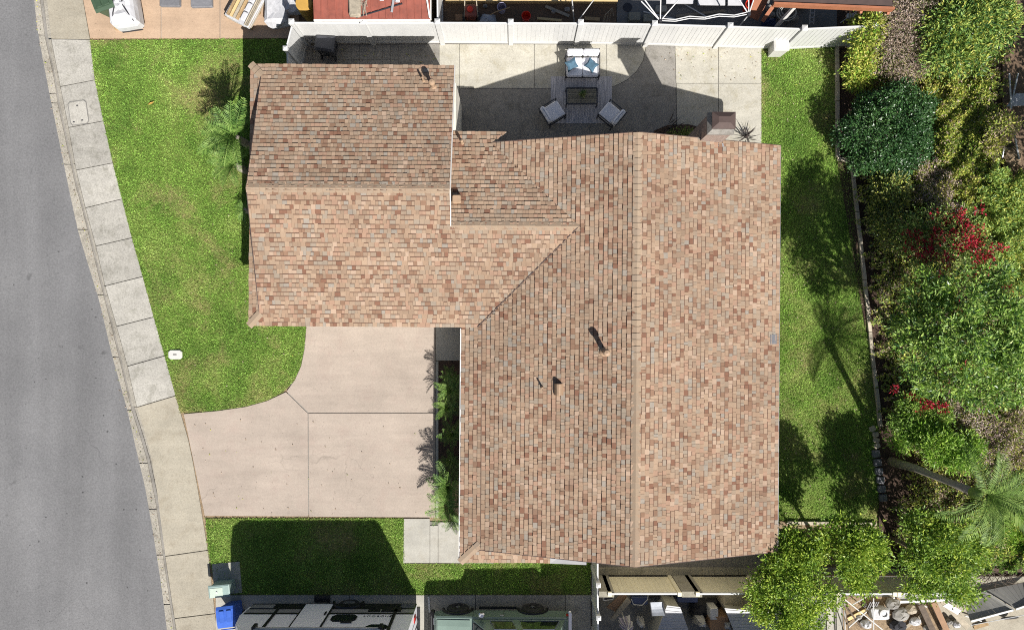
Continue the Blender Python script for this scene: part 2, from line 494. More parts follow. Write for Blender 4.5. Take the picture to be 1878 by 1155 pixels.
class MB:
    """collects solids in world or local coordinates; build() makes one mesh object"""

    def __init__(self):
        self.v = []
        self.f = []
        self.mi = []

    def add(self, vs, fs, m=0):
        k = len(self.v)
        self.v += [tuple(p) for p in vs]
        self.f += [tuple(i + k for i in f) for f in fs]
        self.mi += [m] * len(fs)
        return self

    def box(self, x0, y0, z0, x1, y1, z1, m=0):
        vs = [(x0, y0, z0), (x1, y0, z0), (x1, y1, z0), (x0, y1, z0), (x0, y0, z1), (x1, y0, z1), (x1, y1, z1), (x0, y1, z1)]
        return self.add(vs, [(3, 2, 1, 0), (4, 5, 6, 7), (0, 1, 5, 4), (1, 2, 6, 5), (2, 3, 7, 6), (3, 0, 4, 7)], m)

    def cbox(self, x0, y0, z0, x1, y1, z1, c=0.02, m=0):
        """box with bevelled vertical and top edges"""
        def ring(i, z):
            return [(x0 + i + c, y0 + i, z), (x1 - i - c, y0 + i, z), (x1 - i, y0 + i + c, z), (x1 - i, y1 - i - c, z),
                    (x1 - i - c, y1 - i, z), (x0 + i + c, y1 - i, z), (x0 + i, y1 - i - c, z), (x0 + i, y0 + i + c, z)]
        return self.loft([ring(0, z0), ring(0, z1 - c), ring(c * 0.7, z1)], m)

    def loft(self, rings, m=0, caps=True):
        n = len(rings[0])
        vs = [p for r in rings for p in r]
        fs = []
        for k in range(len(rings) - 1):
            for i in range(n):
                j = (i + 1) % n
                fs.append((k * n + i, k * n + j, (k + 1) * n + j, (k + 1) * n + i))
        if caps:
            fs.append(tuple(range(n - 1, -1, -1)))
            fs.append(tuple((len(rings) - 1) * n + i for i in range(n)))
        return self.add(vs, fs, m)

    def prism(self, poly, z0, z1, m=0):
        a = sum(poly[i][0] * poly[(i + 1) % len(poly)][1] - poly[(i + 1) % len(poly)][0] * poly[i][1] for i in range(len(poly)))
        if a < 0:
            poly = poly[::-1]
        return self.loft([[(p[0], p[1], z0) for p in poly], [(p[0], p[1], z1) for p in poly]], m)

    def sheet(self, poly3, m=0):
        return self.add(poly3, [tuple(range(len(poly3)))], m)

    def slab(self, poly3, d, m=0, ms=None):
        """polygon in space thickened by the vector d"""
        n = len(poly3)
        q = [(p[0] + d[0], p[1] + d[1], p[2] + d[2]) for p in poly3]
        k = len(self.v)
        self.add(list(poly3) + q, [tuple(range(n))], m)
        fs = [tuple(range(2 * n - 1, n - 1, -1))] + [(i, i + n, (i + 1) % n + n, (i + 1) % n) for i in range(n)]
        self.f += [tuple(i + k for i in f) for f in fs]
        self.mi += [m if ms is None else ms] * len(fs)
        return self

    def bar(self, p, q, w, h=None, up=(0, 0, 1), m=0):
        p, q = Vector(p), Vector(q)
        d = (q - p).normalized()
        u = Vector(up)
        s = d.cross(u)
        if s.length < 1e-4:
            s = d.cross(Vector((0, 1, 0)))
        s.normalize()
        u = s.cross(d)
        h = w if h is None else h
        s, u = s * w / 2, u * h / 2
        vs = [p - s - u, p + s - u, p + s + u, p - s + u, q - s - u, q + s - u, q + s + u, q - s + u]
        return self.add(vs, [(0, 1, 2, 3), (7, 6, 5, 4), (0, 4, 5, 1), (1, 5, 6, 2), (2, 6, 7, 3), (3, 7, 4, 0)], m)

    def tube(self, pts, r, n=6, m=0, caps=True):
        pts = [Vector(p) for p in pts]
        if not isinstance(r, (list, tuple)):
            r = [r] * len(pts)
        rings = []
        a = None
        for i, p in enumerate(pts):
            d = (pts[min(i + 1, len(pts) - 1)] - pts[max(i - 1, 0)])
            d = d.normalized() if d.length > 1e-9 else Vector((0, 0, 1))
            if a is None:
                a = d.orthogonal().normalized()
            a = (a - d * a.dot(d))
            a = a.normalized() if a.length > 1e-6 else d.orthogonal().normalized()
            b = d.cross(a)
            rings.append([p + (a * math.cos(2 * math.pi * k / n) + b * math.sin(2 * math.pi * k / n)) * r[i] for k in range(n)])
        return self.loft(rings, m, caps)

    def lathe(self, prof, c=(0, 0, 0), n=16, m=0, caps=True):
        rings = [[(c[0] + r * math.cos(2 * math.pi * k / n), c[1] + r * math.sin(2 * math.pi * k / n), c[2] + z) for k in range(n)] for r, z in prof]
        return self.loft(rings, m, caps)

    def blob(self, c, rx, ry, rz, n=10, k=6, jit=0.0, m=0):
        rings = []
        for j in range(k + 1):
            th = math.pi * (0.04 + 0.92 * j / k)
            ring = []
            for i in range(n):
                ph = 2 * math.pi * i / n
                s = 1 + R.uniform(-jit, jit)
                ring.append((c[0] + rx * s * math.sin(th) * math.cos(ph), c[1] + ry * s * math.sin(th) * math.sin(ph), c[2] - rz * s * math.cos(th)))
            rings.append(ring)
        return self.loft(rings, m)

    def build(self, name, mats, parent=None, label=None, cat=None, group=None, kind=None, smooth=False, local=False):
        if not isinstance(mats, (list, tuple)):
            mats = [mats]
        v = np.array([tuple(p) for p in self.v], np.float64).reshape(-1, 3)
        if parent is not None and not local:
            M = np.array(WM[parent.name].inverted())
            v = v @ M[:3, :3].T + M[:3, 3]
        loops = [i for f in self.f for i in f]
        me = npmesh(name, v, [len(f) for f in self.f], loops, mats, self.mi, smooth)
        o = link(name, me, parent)
        return tag(o, label, cat, group, kind)


def one(name, mb, mats, label, cat, group=None, smooth=False):
    """a thing that is a single mesh, its origin at its base"""
    v = np.array([tuple(p) for p in mb.v])
    c = (v.min(0) + v.max(0)) / 2
    c[2] = v[:, 2].min()
    if not isinstance(mats, (list, tuple)):
        mats = [mats]
    me = npmesh(name, v - c, [len(f) for f in mb.f], [i for f in mb.f for i in f], mats, mb.mi, smooth)
    o = link(name, me)
    o.location = c
    WM[o.name] = Matrix.Translation(c)
    return tag(o, label, cat, group)


def shape(mb, rz, loc):
    """rotate about z and move every point of mb"""
    c, s = math.cos(rz), math.sin(rz)
    mb.v = [(p[0] * c - p[1] * s + loc[0], p[0] * s + p[1] * c + loc[1], p[2] + loc[2]) for p in mb.v]
    return mb


def copy_tree(o, parent=None):
    c = o.copy()
    COL.objects.link(c)
    c.parent = parent
    for ch in [x for x in o.children]:
        copy_tree(ch, c)
    return c


def leafmesh(name, p, d, nrm, L, Wd, mats, mi=None, fold=0.25):
    """leaves: rhombs folded along the midrib. p (N,3) base, d tip direction, nrm facing, L length, Wd width"""
    N = len(p)
    d = d / (np.linalg.norm(d, axis=1, keepdims=True) + 1e-9)
    s = np.cross(d, nrm)
    s /= (np.linalg.norm(s, axis=1, keepdims=True) + 1e-9)
    n2 = np.cross(s, d)
    L = np.broadcast_to(np.asarray(L, float), (N,))[:, None]
    Wd = np.broadcast_to(np.asarray(Wd, float), (N,))[:, None]
    mid = p + d * L * 0.45
    v = np.empty((N, 4, 3))
    v[:, 0] = p
    v[:, 1] = mid + s * Wd / 2 + n2 * Wd * fold
    v[:, 2] = p + d * L
    v[:, 3] = mid - s * Wd / 2 + n2 * Wd * fold
    k = np.arange(N)[:, None] * 4
    loops = np.concatenate([k, k + 1, k + 2, k, k + 2, k + 3], 1).ravel()
    fm = None if mi is None else np.repeat(mi, 2)
    return npmesh(name, v.reshape(-1, 3), np.full(2 * N, 3), loops, mats, fm)


def unit(a):
    return a / (np.linalg.norm(a, axis=1, keepdims=True) + 1e-9)


def crown_points(lobes, n, clump=0.28, per=26, shell=0.35, low=-0.35):
    """clumped points in and on ellipsoid lobes -> points, outward directions"""
    vol = np.array([(l[3] * l[4] + l[3] * l[5] + l[4] * l[5]) for l in lobes])
    vol = vol / vol.sum()
    P, D = [], []
    for l, f in zip(lobes, vol):
        m = max(3, int(n * f / per))
        q = unit(rng.normal(size=(m * 3, 3)))
        q = q[q[:, 2] > low][:m]
        rr = 1 - shell * rng.random(len(q)) ** 1.6
        lump = 1 + 0.16 * np.sin(q[:, 0] * 5 + l[0] * 3) * np.cos(q[:, 1] * 6 + l[1] * 2)
        cc = np.array(l[:3]) + q * np.array(l[3:6]) * (rr * lump)[:, None]
        k = rng.integers(per // 2, per * 3 // 2, len(cc))
        ids = np.repeat(np.arange(len(cc)), k)
        off = rng.normal(size=(len(ids), 3)) * clump * np.array([0.55, 0.55, 0.4])
        P.append(cc[ids] + off)
        D.append(unit(off + 0.35 * clump * q[ids]))
    return np.concatenate(P), np.concatenate(D)


def foliage(name, parent, lobes, n, L, Wd, mats, clump=0.28, per=26, shell=0.35, low=-0.35, weights=None, up=0.7, kind=None, zmin=None):
    P, D = crown_points(lobes, n, clump, per, shell, low)
    if zmin is not None:
        P[:, 2] = np.maximum(P[:, 2], zmin + 0.02 + 0.05 * rng.random(len(P)))
    N = len(P)
    D = unit(D + rng.normal(size=(N, 3)) * 0.5 + np.array([0, 0, 0.1]))
    nr = unit(rng.normal(size=(N, 3)) * 0.7 + np.array([0.25, -0.4, 1.0]) * up)
    ls = L * rng.uniform(0.6, 1.25, N)
    mi = None
    if isinstance(mats, str):
        mats = [mats]
    if len(mats) > 1:
        mi = rng.choice(len(mats), N, p=weights)
    M = np.array(WM[parent.name].inverted()) if parent is not None else np.eye(4)
    P = P @ M[:3, :3].T + M[:3, 3]
    me = leafmesh(name, P, D, nr, ls, ls * Wd / L, mats, mi)
    o = link(name, me, parent)
    if kind:
        o['kind'] = kind
    return o


def limbs(parent, base, lobes, r, mat='bark', n=3, name='trunk', fork=0.45):
    mb = MB()
    b = Vector(base)
    cen = Vector((sum(l[0] for l in lobes) / len(lobes), sum(l[1] for l in lobes) / len(lobes), sum(l[2] for l in lobes) / len(lobes)))
    f = b.lerp(cen, fork) + Vector((R.uniform(-.1, .1), R.uniform(-.1, .1), 0))
    m1 = b.lerp(f, 0.5) + Vector((R.uniform(-.06, .06), R.uniform(-.06, .06), 0))
    mb.tube([b, m1, f], [r, r * 0.8, r * 0.68], 8)
    for l in lobes:
        c = Vector(l[:3])
        mid = f.lerp(c, 0.5) + Vector((R.uniform(-.15, .15), R.uniform(-.15, .15), R.uniform(0, .12)))
        mb.tube([f, mid, c], [r * 0.6, r * 0.42, r * 0.24], 6)
        for _ in range(n):
            e = c + Vector((R.uniform(-1, 1) * l[3], R.uniform(-1, 1) * l[4], R.uniform(-.2, .8) * l[5])) * 0.75
            mb.tube([mid.lerp(c, R.uniform(0.3, 1)), c.lerp(e, 0.5) + Vector((0, 0, .05)), e], [r * 0.26, r * 0.18, r * 0.07], 5)
    return mb.build(name, mat, parent, smooth=True)


def PL(px, py, z, rx, ry=None, rz=None):
    """lobe seen at pixel (px,py) at height z with radii in metres"""
    p = W(px, py, z)
    ry = rx if ry is None else ry
    return (p[0], p[1], z, rx, ry, rz if rz is not None else rx * 0.8)


def sticks(name, parent, pts_fn, n, r, mat, kind=None):
    mb = MB()
    for _ in range(n):
        mb.tube(pts_fn(), [r, r * 0.75, r * 0.4], 4)
    o = mb.build(name, mat, parent)
    if kind:
        o['kind'] = kind
    return o


def in_poly(P, poly):
    x, y = P[:, 0], P[:, 1]
    c = np.zeros(len(P), bool)
    n = len(poly)
    for i in range(n):
        x0, y0 = poly[i]
        x1, y1 = poly[(i + 1) % n]
        k = ((y0 > y) != (y1 > y)) & (x < (x1 - x0) * (y - y0) / (y1 - y0 + 1e-12) + x0)
        c ^= k
    return c

# ------------------------------------------------------------------ the setting
def structure(name, mb, mats, parent=None):
    return mb.build(name, mats, parent, kind='structure')


def pix(poly, z=0.0):
    return [W2(a, b, z) for a, b in poly]


structure('ground', MB().box(-120, -120, -0.5, 120, 120, -0.22), 'dirt')

GUT = [(56, -40), (59, 0), (64, 47), (75, 109), (89, 181), (103, 249), (125, 357), (140, 425), (156, 478), (178, 549), (203, 655), (230, 751),
       (245, 818), (263, 894), (277, 974), (292, 1068), (303, 1155), (309, 1200)]
KRB = [(73, -40), (76, 0), (84, 62), (103, 150), (108, 187), (125, 265), (140, 335), (150, 369), (168, 440), (187, 518), (203, 581), (220, 650), (243, 747),
       (259, 796), (272, 841), (288, 917), (301, 1010), (317, 1122), (322, 1155), (328, 1200)]
SWL = [(84, -40), (86, 0), (94, 72), (111, 159), (126, 234), (140, 312), (157, 381), (176, 451), (193, 524), (214, 598), (234, 671), (251, 746),
       (272, 815), (285, 880), (303, 1019), (320, 1133), (331, 1200)]
SWR = [(146, -40), (152, 0), (165, 73), (174, 147), (190, 222), (207, 299), (224, 365), (242, 436), (262, 507), (282, 581), (302, 652), (322, 725),
       (345, 805), (357, 863), (381, 1008), (394, 1124), (404, 1200)]


def yinterp(line, y):
    for (x0, y0), (x1, y1) in zip(line, line[1:]):
        if y0 <= y <= y1:
            return x0 + (x1 - x0) * (y - y0) / (y1 - y0)
    return line[0][0] if y < line[0][1] else line[-1][0]


# road sheet, extended past both frame ends
rp = [W2(-700, -400), W2(30, -400)] + pix(GUT) + [W2(340, 1600), W2(-700, 1600)]
structure('road', MB().prism(rp, -0.3, -0.13), 'asphalt')


def strip(left, right, z0l, z0r, zb, ys):
    mb = MB()
    rings = []
    for y in ys:
        a = W2(yinterp(left, y), y)
        b = W2(yinterp(right, y), y)
        rings.append([(a[0], a[1], zb), (b[0], b[1], zb), (b[0], b[1], z0r), (a[0], a[1], z0l)])
    mb.loft(rings)
    return mb


# gutter pan in cast lengths with joints
gut = structure('gutter', strip([(x + 2, y) for x, y in GUT], [(x - 2, y) for x, y in KRB], -0.15, -0.165, -0.3, [-40] + list(range(0, 1201, 40))), 'old_concrete')
cuts = [-40, 62, 170, 187, 300, 420, 540, 655, 752, 850, 935, 1019, 1110, 1200]
for a, b in zip(cuts, cuts[1:]):
    ys = [a + 1] + [y for y in range(a - a % 20 + 20, b - 1, 20) if y > a + 1] + [b - 1]
    strip(GUT, [(x - 7, y) for x, y in KRB], -0.118, -0.135, -0.25, ys).build('gutter_slab', 'kerb_concrete', gut)
# kerb: full height along the lawns, dropped at the drive
kb = structure('kerb', strip([(x + 1, y) for x, y in KRB], [(x - 1, y) for x, y in SWL], -0.14, -0.1, -0.3, [-40] + list(range(0, 1201, 40))), 'old_concrete')
for a, b, zt in ((-40, 72, -0.07), (72, 300, 0.02), (300, 524, 0.02), (524, 746, 0.02), (746, 880, -0.085), (880, 1018, -0.085), (1018, 1133, 0.02), (1133, 1200, 0.02)):
    ys = [a + 1] + [y for y in range(a - a % 20 + 20, b - 1, 20) if y > a + 1] + [b - 1]
    strip([(x + 0.6, y) for x, y in KRB], SWL, zt - 0.02, zt, -0.25, ys).build('kerb_stone', 'kerb_concrete', kb)
# sidewalk slabs, joint by joint
sw = structure('sidewalk', strip([(x + 1, y) for x, y in SWL], [(x - 1, y) for x, y in SWR], -0.02, -0.02, -0.25, [-40] + list(range(0, 1201, 40))), 'old_concrete')
JL = [-40, 72, 159, 234, 312, 381, 451, 524, 598, 671, 746, 1019, 1133, 1200]
JR = [-40, 73, 147, 222, 299, 365, 436, 507, 581, 652, 725, 1008, 1124, 1200]
for i in range(len(JL) - 1):
    pl = [W2(yinterp(SWL, JL[i] + 1.0) + .6, JL[i] + 1.0)]
    pr = [W2(yinterp(SWR, JR[i] + 1.0), JR[i] + 1.0)]
    for k in range(1, 7):
        f = k / 7
        ya, yb = JL[i] + (JL[i + 1] - JL[i]) * f, JR[i] + (JR[i + 1] - JR[i]) * f
        pl.append(W2(yinterp(SWL, ya) + .6, ya))
        pr.append(W2(yinterp(SWR, yb), yb))
    pl.append(W2(yinterp(SWL, JL[i + 1] - 0.6) + .6, JL[i + 1] - 0.6))
    pr.append(W2(yinterp(SWR, JR[i + 1] - 0.6), JR[i + 1] - 0.6))
    mb = MB()
    warm = i == 0 or i >= 10
    mb.prism(pl + pr[::-1], -0.2, 0.02 if not warm else 0.012)
    mb.build('slab', 'apron_concrete' if warm else 'sidewalk_concrete', sw)

# yard soil under everything right of the sidewalk
yard = [W2(yinterp(SWR, y) - 1, y) for y in range(-40, 1201, 40)] + [W2(420, 1600), W2(2400, 1600), W2(2400, -400), W2(150, -400)]
structure('terrain', MB().prism(yard, -0.3, -0.03), 'dry_soil')

# lawns
CURVE = [(337, 757), (400, 752), (450, 745), (490, 734), (520, 718), (540, 697), (552, 670), (558, 640), (561, 600), (561, 570)]
LAWN_F = [(165, 74)] + SWR[3:12] + [(331, 757)] + CURVE[1:] + [(600, 560), (600, 215), (545, 195), (545, 115), (527, 72)]
LAWN_B = [(377, 950), (740, 950), (742, 1033), (845, 1033), (845, 960), (1000, 960), (1083, 985), (1083, 1089), (397, 1089), (381, 1000)]
LAWN_R = [(1396, 83), (1531, 83), (1534, 289), (1558, 297), (1577, 450), (1597, 640), (1612, 780), (1603, 828), (1614, 915), (1605, 955), (1340, 955),
          (1340, 310), (1396, 300)]
lawns = []
for k, poly in enumerate((LAWN_F, LAWN_B, LAWN_R)):
    p = pix(poly)
    structure('lawn', MB().prism(p, -0.1, 0.0), 'lawn_soil')
    lawns.append(p)
    xs, ys = [a for a, _ in p], [b for _, b in p]
    area = (max(xs) - min(xs)) * (max(ys) - min(ys))
    n = int(area * 2500)
    q = np.column_stack([rng.uniform(min(xs), max(xs), n), rng.uniform(min(ys), max(ys), n)])
    q = q[in_poly(q, p)]
    # blades thin out in bare spots
    bare = np.sin(q[:, 0] * 1.9 + np.sin(q[:, 1] * 1.3) * 2) * np.sin(q[:, 1] * 1.6 + 1.3)
    q = q[rng.random(len(q)) > 0.35 * (bare > 0.55)]
    N = len(q)
    P = np.column_stack([q, np.zeros(N)])
    D = np.column_stack([rng.normal(size=(N, 2)) * 0.75, np.full(N, 0.75)])
    nr = unit(np.column_stack([rng.normal(size=(N, 2)), np.full(N, 0.8)]))
    Lb = rng.uniform(0.035, 0.085, N)
    me = leafmesh('grass', P, D, nr, Lb, rng.uniform(0.012, 0.022, N), ['grass_blade'], None, 0.1)
    g = link('grass', me)
    tag(g, ['sunny green grass of the front lawn beside the driveway', 'short grass in the shade of the trailer and green vehicle',
            'patchy grass of the back lawn under tree shadows'][k], 'grass', kind='stuff')

# driveway
dr = structure('driveway', MB().prism(pix([(345, 766), (470, 747), (526, 726), (568, 600), (568, 545), (797, 545), (797, 944), (377, 942)]), -0.15, -0.005), 'old_concrete')
for poly in ([(563, 560), (798, 560), (798, 756), (566, 756), (526, 717.3), (541, 697), (553, 670), (559, 640), (562, 600)],
             [(337.5, 759), (400, 753.2), (450, 746), (490, 735), (524.5, 718.8), (564.3, 757.5), (565.5, 946), (376, 945)],
             [(566, 757.6), (798, 757.6), (798, 948), (567.2, 946.5)]):
    MB().prism(pix(poly), -0.12, 0.018).build('slab', 'drive_concrete', dr)
MB().prism(pix([(799, 545), (900, 545), (900, 661), (799, 661)]), -0.12, 0.016).build('slab', 'walk_concrete', dr)
MB().prism(pix([(799, 662), (804, 662), (804, 949), (799, 949)]), -0.12, 0.03).build('edging_strip', 'walk_concrete', dr)
structure('planting_bed', MB().prism(pix([(805, 662), (905, 662), (905, 960), (805, 950)]), -0.12, 0.006), 'mulch')
wk = structure('path', MB().prism(pix([(742, 952), (905, 965), (905, 1030), (742, 1030)]), -0.12, -0.005), 'old_concrete')
for poly in ([(741, 950.5), (788, 950.5), (788, 1031.5), (740, 1031.5)], [(789, 963), (803, 963), (803, 1031.5), (789, 1031.5)],
             [(804, 957), (905, 957), (905, 1032), (804, 1031.5)]):
    MB().prism(pix(poly), -0.1, 0.02).build('slab', 'walk_concrete', wk)

# patio and side yard
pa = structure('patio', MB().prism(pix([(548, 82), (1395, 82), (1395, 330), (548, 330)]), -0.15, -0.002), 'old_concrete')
ARC = [(1113, 163.5), (1130, 158), (1150, 148), (1168, 132), (1180, 112), (1186, 82)]
slabs = [([(806, 82), (842, 82), (842, 330), (806, 330)], 'patio_concrete'),
         ([(843, 82), (979, 82), (979, 162), (843, 162)], 'patio_concrete'),
         ([(980.4, 82), (1112, 82), (1112, 162.8), (980.4, 162)], 'patio_concrete'),
         ([(1113.2, 82), (1185, 82)] + [(x - 1, y - .8) for x, y in ARC[::-1][1:]], 'patio_concrete'),
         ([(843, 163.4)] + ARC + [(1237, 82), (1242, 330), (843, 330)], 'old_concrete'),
         ([(1238.2, 82), (1317, 82), (1317, 153), (1240, 153)], 'patio_concrete'),
         ([(1318.2, 82), (1396, 82), (1396, 153), (1318.2, 153)], 'patio_concrete'),
         ([(1240.5, 154), (1317, 154), (1317, 330), (1243.4, 330)], 'patio_concrete'),
         ([(1318.2, 154), (1396, 154), (1396, 330), (1318.2, 330)], 'patio_concrete')]
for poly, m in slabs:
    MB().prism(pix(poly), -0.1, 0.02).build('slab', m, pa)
# side yard: small scored pavers, partly worn away
for i in range(12):
    for j in range(4):
        x0, y0 = 560 + i * 14.2, 82 + j * 14.2
        if i < 3 and j > 1:
            continue
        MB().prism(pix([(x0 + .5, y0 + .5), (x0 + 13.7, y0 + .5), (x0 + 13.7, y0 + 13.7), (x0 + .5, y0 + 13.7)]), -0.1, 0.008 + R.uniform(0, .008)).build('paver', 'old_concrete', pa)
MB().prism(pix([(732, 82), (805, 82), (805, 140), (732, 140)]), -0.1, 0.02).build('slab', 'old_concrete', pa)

# neighbour's drive at the top, pink concrete in three bays
nd = structure('neighbour_driveway', MB().prism(pix([(156, -60), (548, -60), (548, 70), (167, 70)]), -0.15, -0.004), 'old_concrete')
for poly in ([(154, -60), (295, -60), (295, 70.5), (166, 70.5), (153, 0)], [(296.4, -60), (403, -60), (403, 70.5), (296.4, 70.5)], [(404.4, -60), (548, -60), (548, 70.5), (404.4, 70.5)]):
    MB().prism(pix(poly), -0.12, 0.016).build('slab', 'pink_concrete', nd)
structure('neighbour_dirt', MB().prism(pix([(549, -80), (1130, -80), (1130, 79), (549, 79)]), -0.1, 0.004), 'dirt')
structure('neighbour_pad', MB().prism(pix([(1131, -80), (1600, -80), (1600, 79), (1131, 79)]), -0.1, 0.014), 'grey_pad')
# neighbour's drive at the bottom, cast bays
nb = structure('lower_driveway', MB().prism(pix([(399, 1091), (1082, 1091), (1082, 1400), (402, 1400)]), -0.15, -0.004), 'old_concrete')
for x0, x1 in ((396, 640), (641.4, 786), (787.4, 871), (872.4, 1036), (1037.4, 1083)):
    MB().prism(pix([(x0, 1090.5), (x1, 1090.5), (x1, 1400), (x0 + 3, 1400)]), -0.12, 0.02).build('slab', 'walk_concrete' if x0 < 800 else 'sidewalk_concrete', nb)
structure('lower_yard', MB().prism(pix([(1085, 1056), (2300, 1056), (2300, 1400), (1085, 1400)]), -0.1, 0.01), 'grey_pad')
structure('side_yard', MB().prism(pix([(1084, 960), (1420, 960), (1420, 1040), (1084, 1040)]), -0.1, 0.012), 'old_concrete')

# bank behind the back lawn: rises away from the house


def bank_z(px, py):
    f = max(0.0, min(1.0, (px - 1600) / 230.0))
    return 0.02 + 1.25 * f * f * (3 - 2 * f) + (0.05 * math.sin(px * .07) * math.cos(py * .05) if px > 1560 else 0)


mb = MB()
gx, gy = list(range(1535, 2161, 25)), list(range(-120, 1031, 25)) + [1042, 1050]
grid = []
for y in gy:
    row = []
    for x in gx:
        z = bank_z(x, y) if y < 1045 else -0.05
        lo = 1535 if y < 290 else 1535 + (y - 290) * 0.165 if y < 780 else 1612
        row.append((*W2(max(x, lo), y, z), z))
    grid.append(row)
vs = [p for r in grid for p in r]
n = len(gx)
fs = [(j * n + i, (j + 1) * n + i, (j + 1) * n + i + 1, j * n + i + 1) for j in range(len(gy) - 1) for i in range(n - 1)]
mb.add(vs, fs)
o = structure('bank_terrain', mb, 'mulch')

# garden edging: long low blocks end to end
ed = structure('garden_edging', MB().prism(pix([(1532, 84), (1536, 84), (1536, 288), (1532, 288)]), -0.1, 0.03), 'edging')
EDGE = [((1533.5, 84), (1534.5, 290)), ((1534, 291.5), (1560, 297)), ((1560.5, 298), (1577, 450)), ((1577, 450), (1597, 640)), ((1597, 640), (1613, 782))]
for a, b in EDGE:
    a, b = Vector((*W2(*a), 0)), Vector((*W2(*b), 0))
    n = max(1, round((b - a).length / 0.62))
    for k in range(n):
        p, q = a.lerp(b, (k + 0.015) / n), a.lerp(b, (k + 0.985) / n)
        h = 0.16 + R.uniform(-.015, .015)
        MB().bar(p + Vector((R.uniform(-.006, .006), 0, h / 2 - .04)), q + Vector((R.uniform(-.006, .006), 0, h / 2 - .04)), 0.115, h).build('block', 'edging', ed)
for a, b in (((1440, 957), (1605, 959)),):
    a, b = Vector((*W2(*a), 0.05)), Vector((*W2(*b), 0.05))
    for k in range(6):
        MB().bar(a.lerp(b, (k + .02) / 6), b.lerp(a, 1 - (k + .98) / 6), 0.11, 0.17).build('block', 'edging', ed)
for k in range(6):
    x, y = 1608 + k * 2.6, 832 + k * 16.2
    c = W(x, y, 0.12)
    m = MB().cbox(-.135, -.125, -.14, .135, .125, 0.0, 0.025)
    shape(m, R.uniform(-.12, .12), c).build('paver', 'paver_grey', ed)
for k in range(4):
    c = W(1602 + k * 3 + R.uniform(-2, 2), 786 + k * 10.5, 0.06)
    shape(MB().cbox(-.11, -.09, -.1, .11, .09, 0.02, 0.03), R.uniform(-.5, .5), c).build('rock', 'edging', ed)

# ------------------------------------------------------------------ the house
HR = -0.0073
house = thing('house', 'single storey house with tan blended shingle roof and cream walls', 'house', (0, 0, 0), HR)


def HP(x, y, z):
    """house frame -> world (the house is turned by HR)"""
    c, s = math.cos(HR), math.sin(HR)
    return (x * c - y * s, x * s + y * c, z)


def hbuild(mb, name, mats, parent=None, kind=None, smooth=False):
    return mb.build(name, mats, parent or house, kind=kind, local=True, smooth=smooth)


PITCH = 1 / 3.0
SN = math.sqrt(1 + PITCH * PITCH)
RX, RZ = 3.609, 4.17          # main ridge
EL, EZL = -1.64, 2.42         # main west eave
ER, EZR = 8.33, 2.596         # main east eave
YT, YB = 5.5, -7.23           # main rakes
GN, GS, GE = 7.935, -0.266, 2.6
GRY, GRZ = 3.8345, 2.6 + 4.1005 * PITCH
GL, GRR = -7.93, -1.92
WN, WRY = 5.86, 2.797
WRZ = 2.6 + (WRY - GS) * PITCH
WPN = (WRZ - 2.62) / (WN - WRY)
VXK = RX - (RZ - WRZ) / PITCH   # where the wing ridge meets the main west slope
v0x = EL + (2.6 - EZL) / PITCH  # valley at wing eave height
SK = -8.31                     # skirt eave of the garage gable

# walls
wl = MB()
wl.box(-7.72, 0.25, 0, -1.86, 7.38, 2.62)
wl.box(-1.86, 0.75, 0, 3.0, 5.3, 2.62)
wl.box(-1.05, -6.95, 0, 7.75, 5.12, 2.6)
wl.add([(-7.72, 0.25, 2.62), (-7.72, 7.38, 2.62), (-7.72, GRY, GRZ - .16), (-7.6, 0.25, 2.62), (-7.6, 7.38, 2.62), (-7.6, GRY, GRZ - .16)],
       [(0, 2, 1), (3, 4, 5), (0, 3, 5, 2), (1, 2, 5, 4), (0, 1, 4, 3)])
wl.add([(-2.06, 0.25, 2.62), (-2.06, 7.38, 2.62), (-2.06, GRY, GRZ - .16), (-2.18, 0.25, 2.62), (-2.18, 7.38, 2.62), (-2.18, GRY, GRZ - .16)],
       [(0, 1, 2), (3, 5, 4), (0, 2, 5, 3), (1, 4, 5, 2), (0, 3, 4, 1)])
for y, y2 in ((5.12, 5.0), (-6.95, -6.83)):
    wl.add([(-1.05, y, 2.6), (7.75, y, 2.6), (RX, y, RZ - .16), (-1.05, y2, 2.6), (7.75, y2, 2.6), (RX, y2, RZ - .16)],
           [(0, 1, 2), (3, 5, 4), (0, 2, 5, 3), (1, 4, 5, 2), (0, 3, 4, 1)])
hbuild(wl, 'wall', 'stucco')
# garage door on the drive side, with its panels; entry door
gd = MB().box(-7.0, 0.19, 0.02, -2.2, 0.245, 2.15)
gdo = hbuild(gd, 'garage_door', 'white_paint')
for i in range(4):
    for j in range(6):
        hbuild(MB().box(-6.95 + j * .795, 0.17, 0.06 + i * .525, -6.95 + j * .795 + .74, 0.188, 0.06 + i * .525 + .46), 'panel', 'white_paint', gdo)
dd = hbuild(MB().box(-1.09, -1.6, 0.05, -1.055, -0.65, 2.1), 'door', 'brown_metal')
hbuild(MB().bar((-1.13, -1.5, 1.0), (-1.13, -1.5, 1.15), .03), 'handle', 'chrome', dd)

roof = hbuild(MB().box(-1.0, -6.8, 2.61, 7.6, 5.0, 2.66), 'roof', 'roof_deck')

EXP = 0.142     # exposure of one course
WID = [0.09, 0.115, 0.14, 0.175]
TH = [0.022, 0.036]
sh_v, sh_n, sh_l, sh_m = [], [], [], []
sh_top = []     # interior tabs near the main ridge: become objects of their own


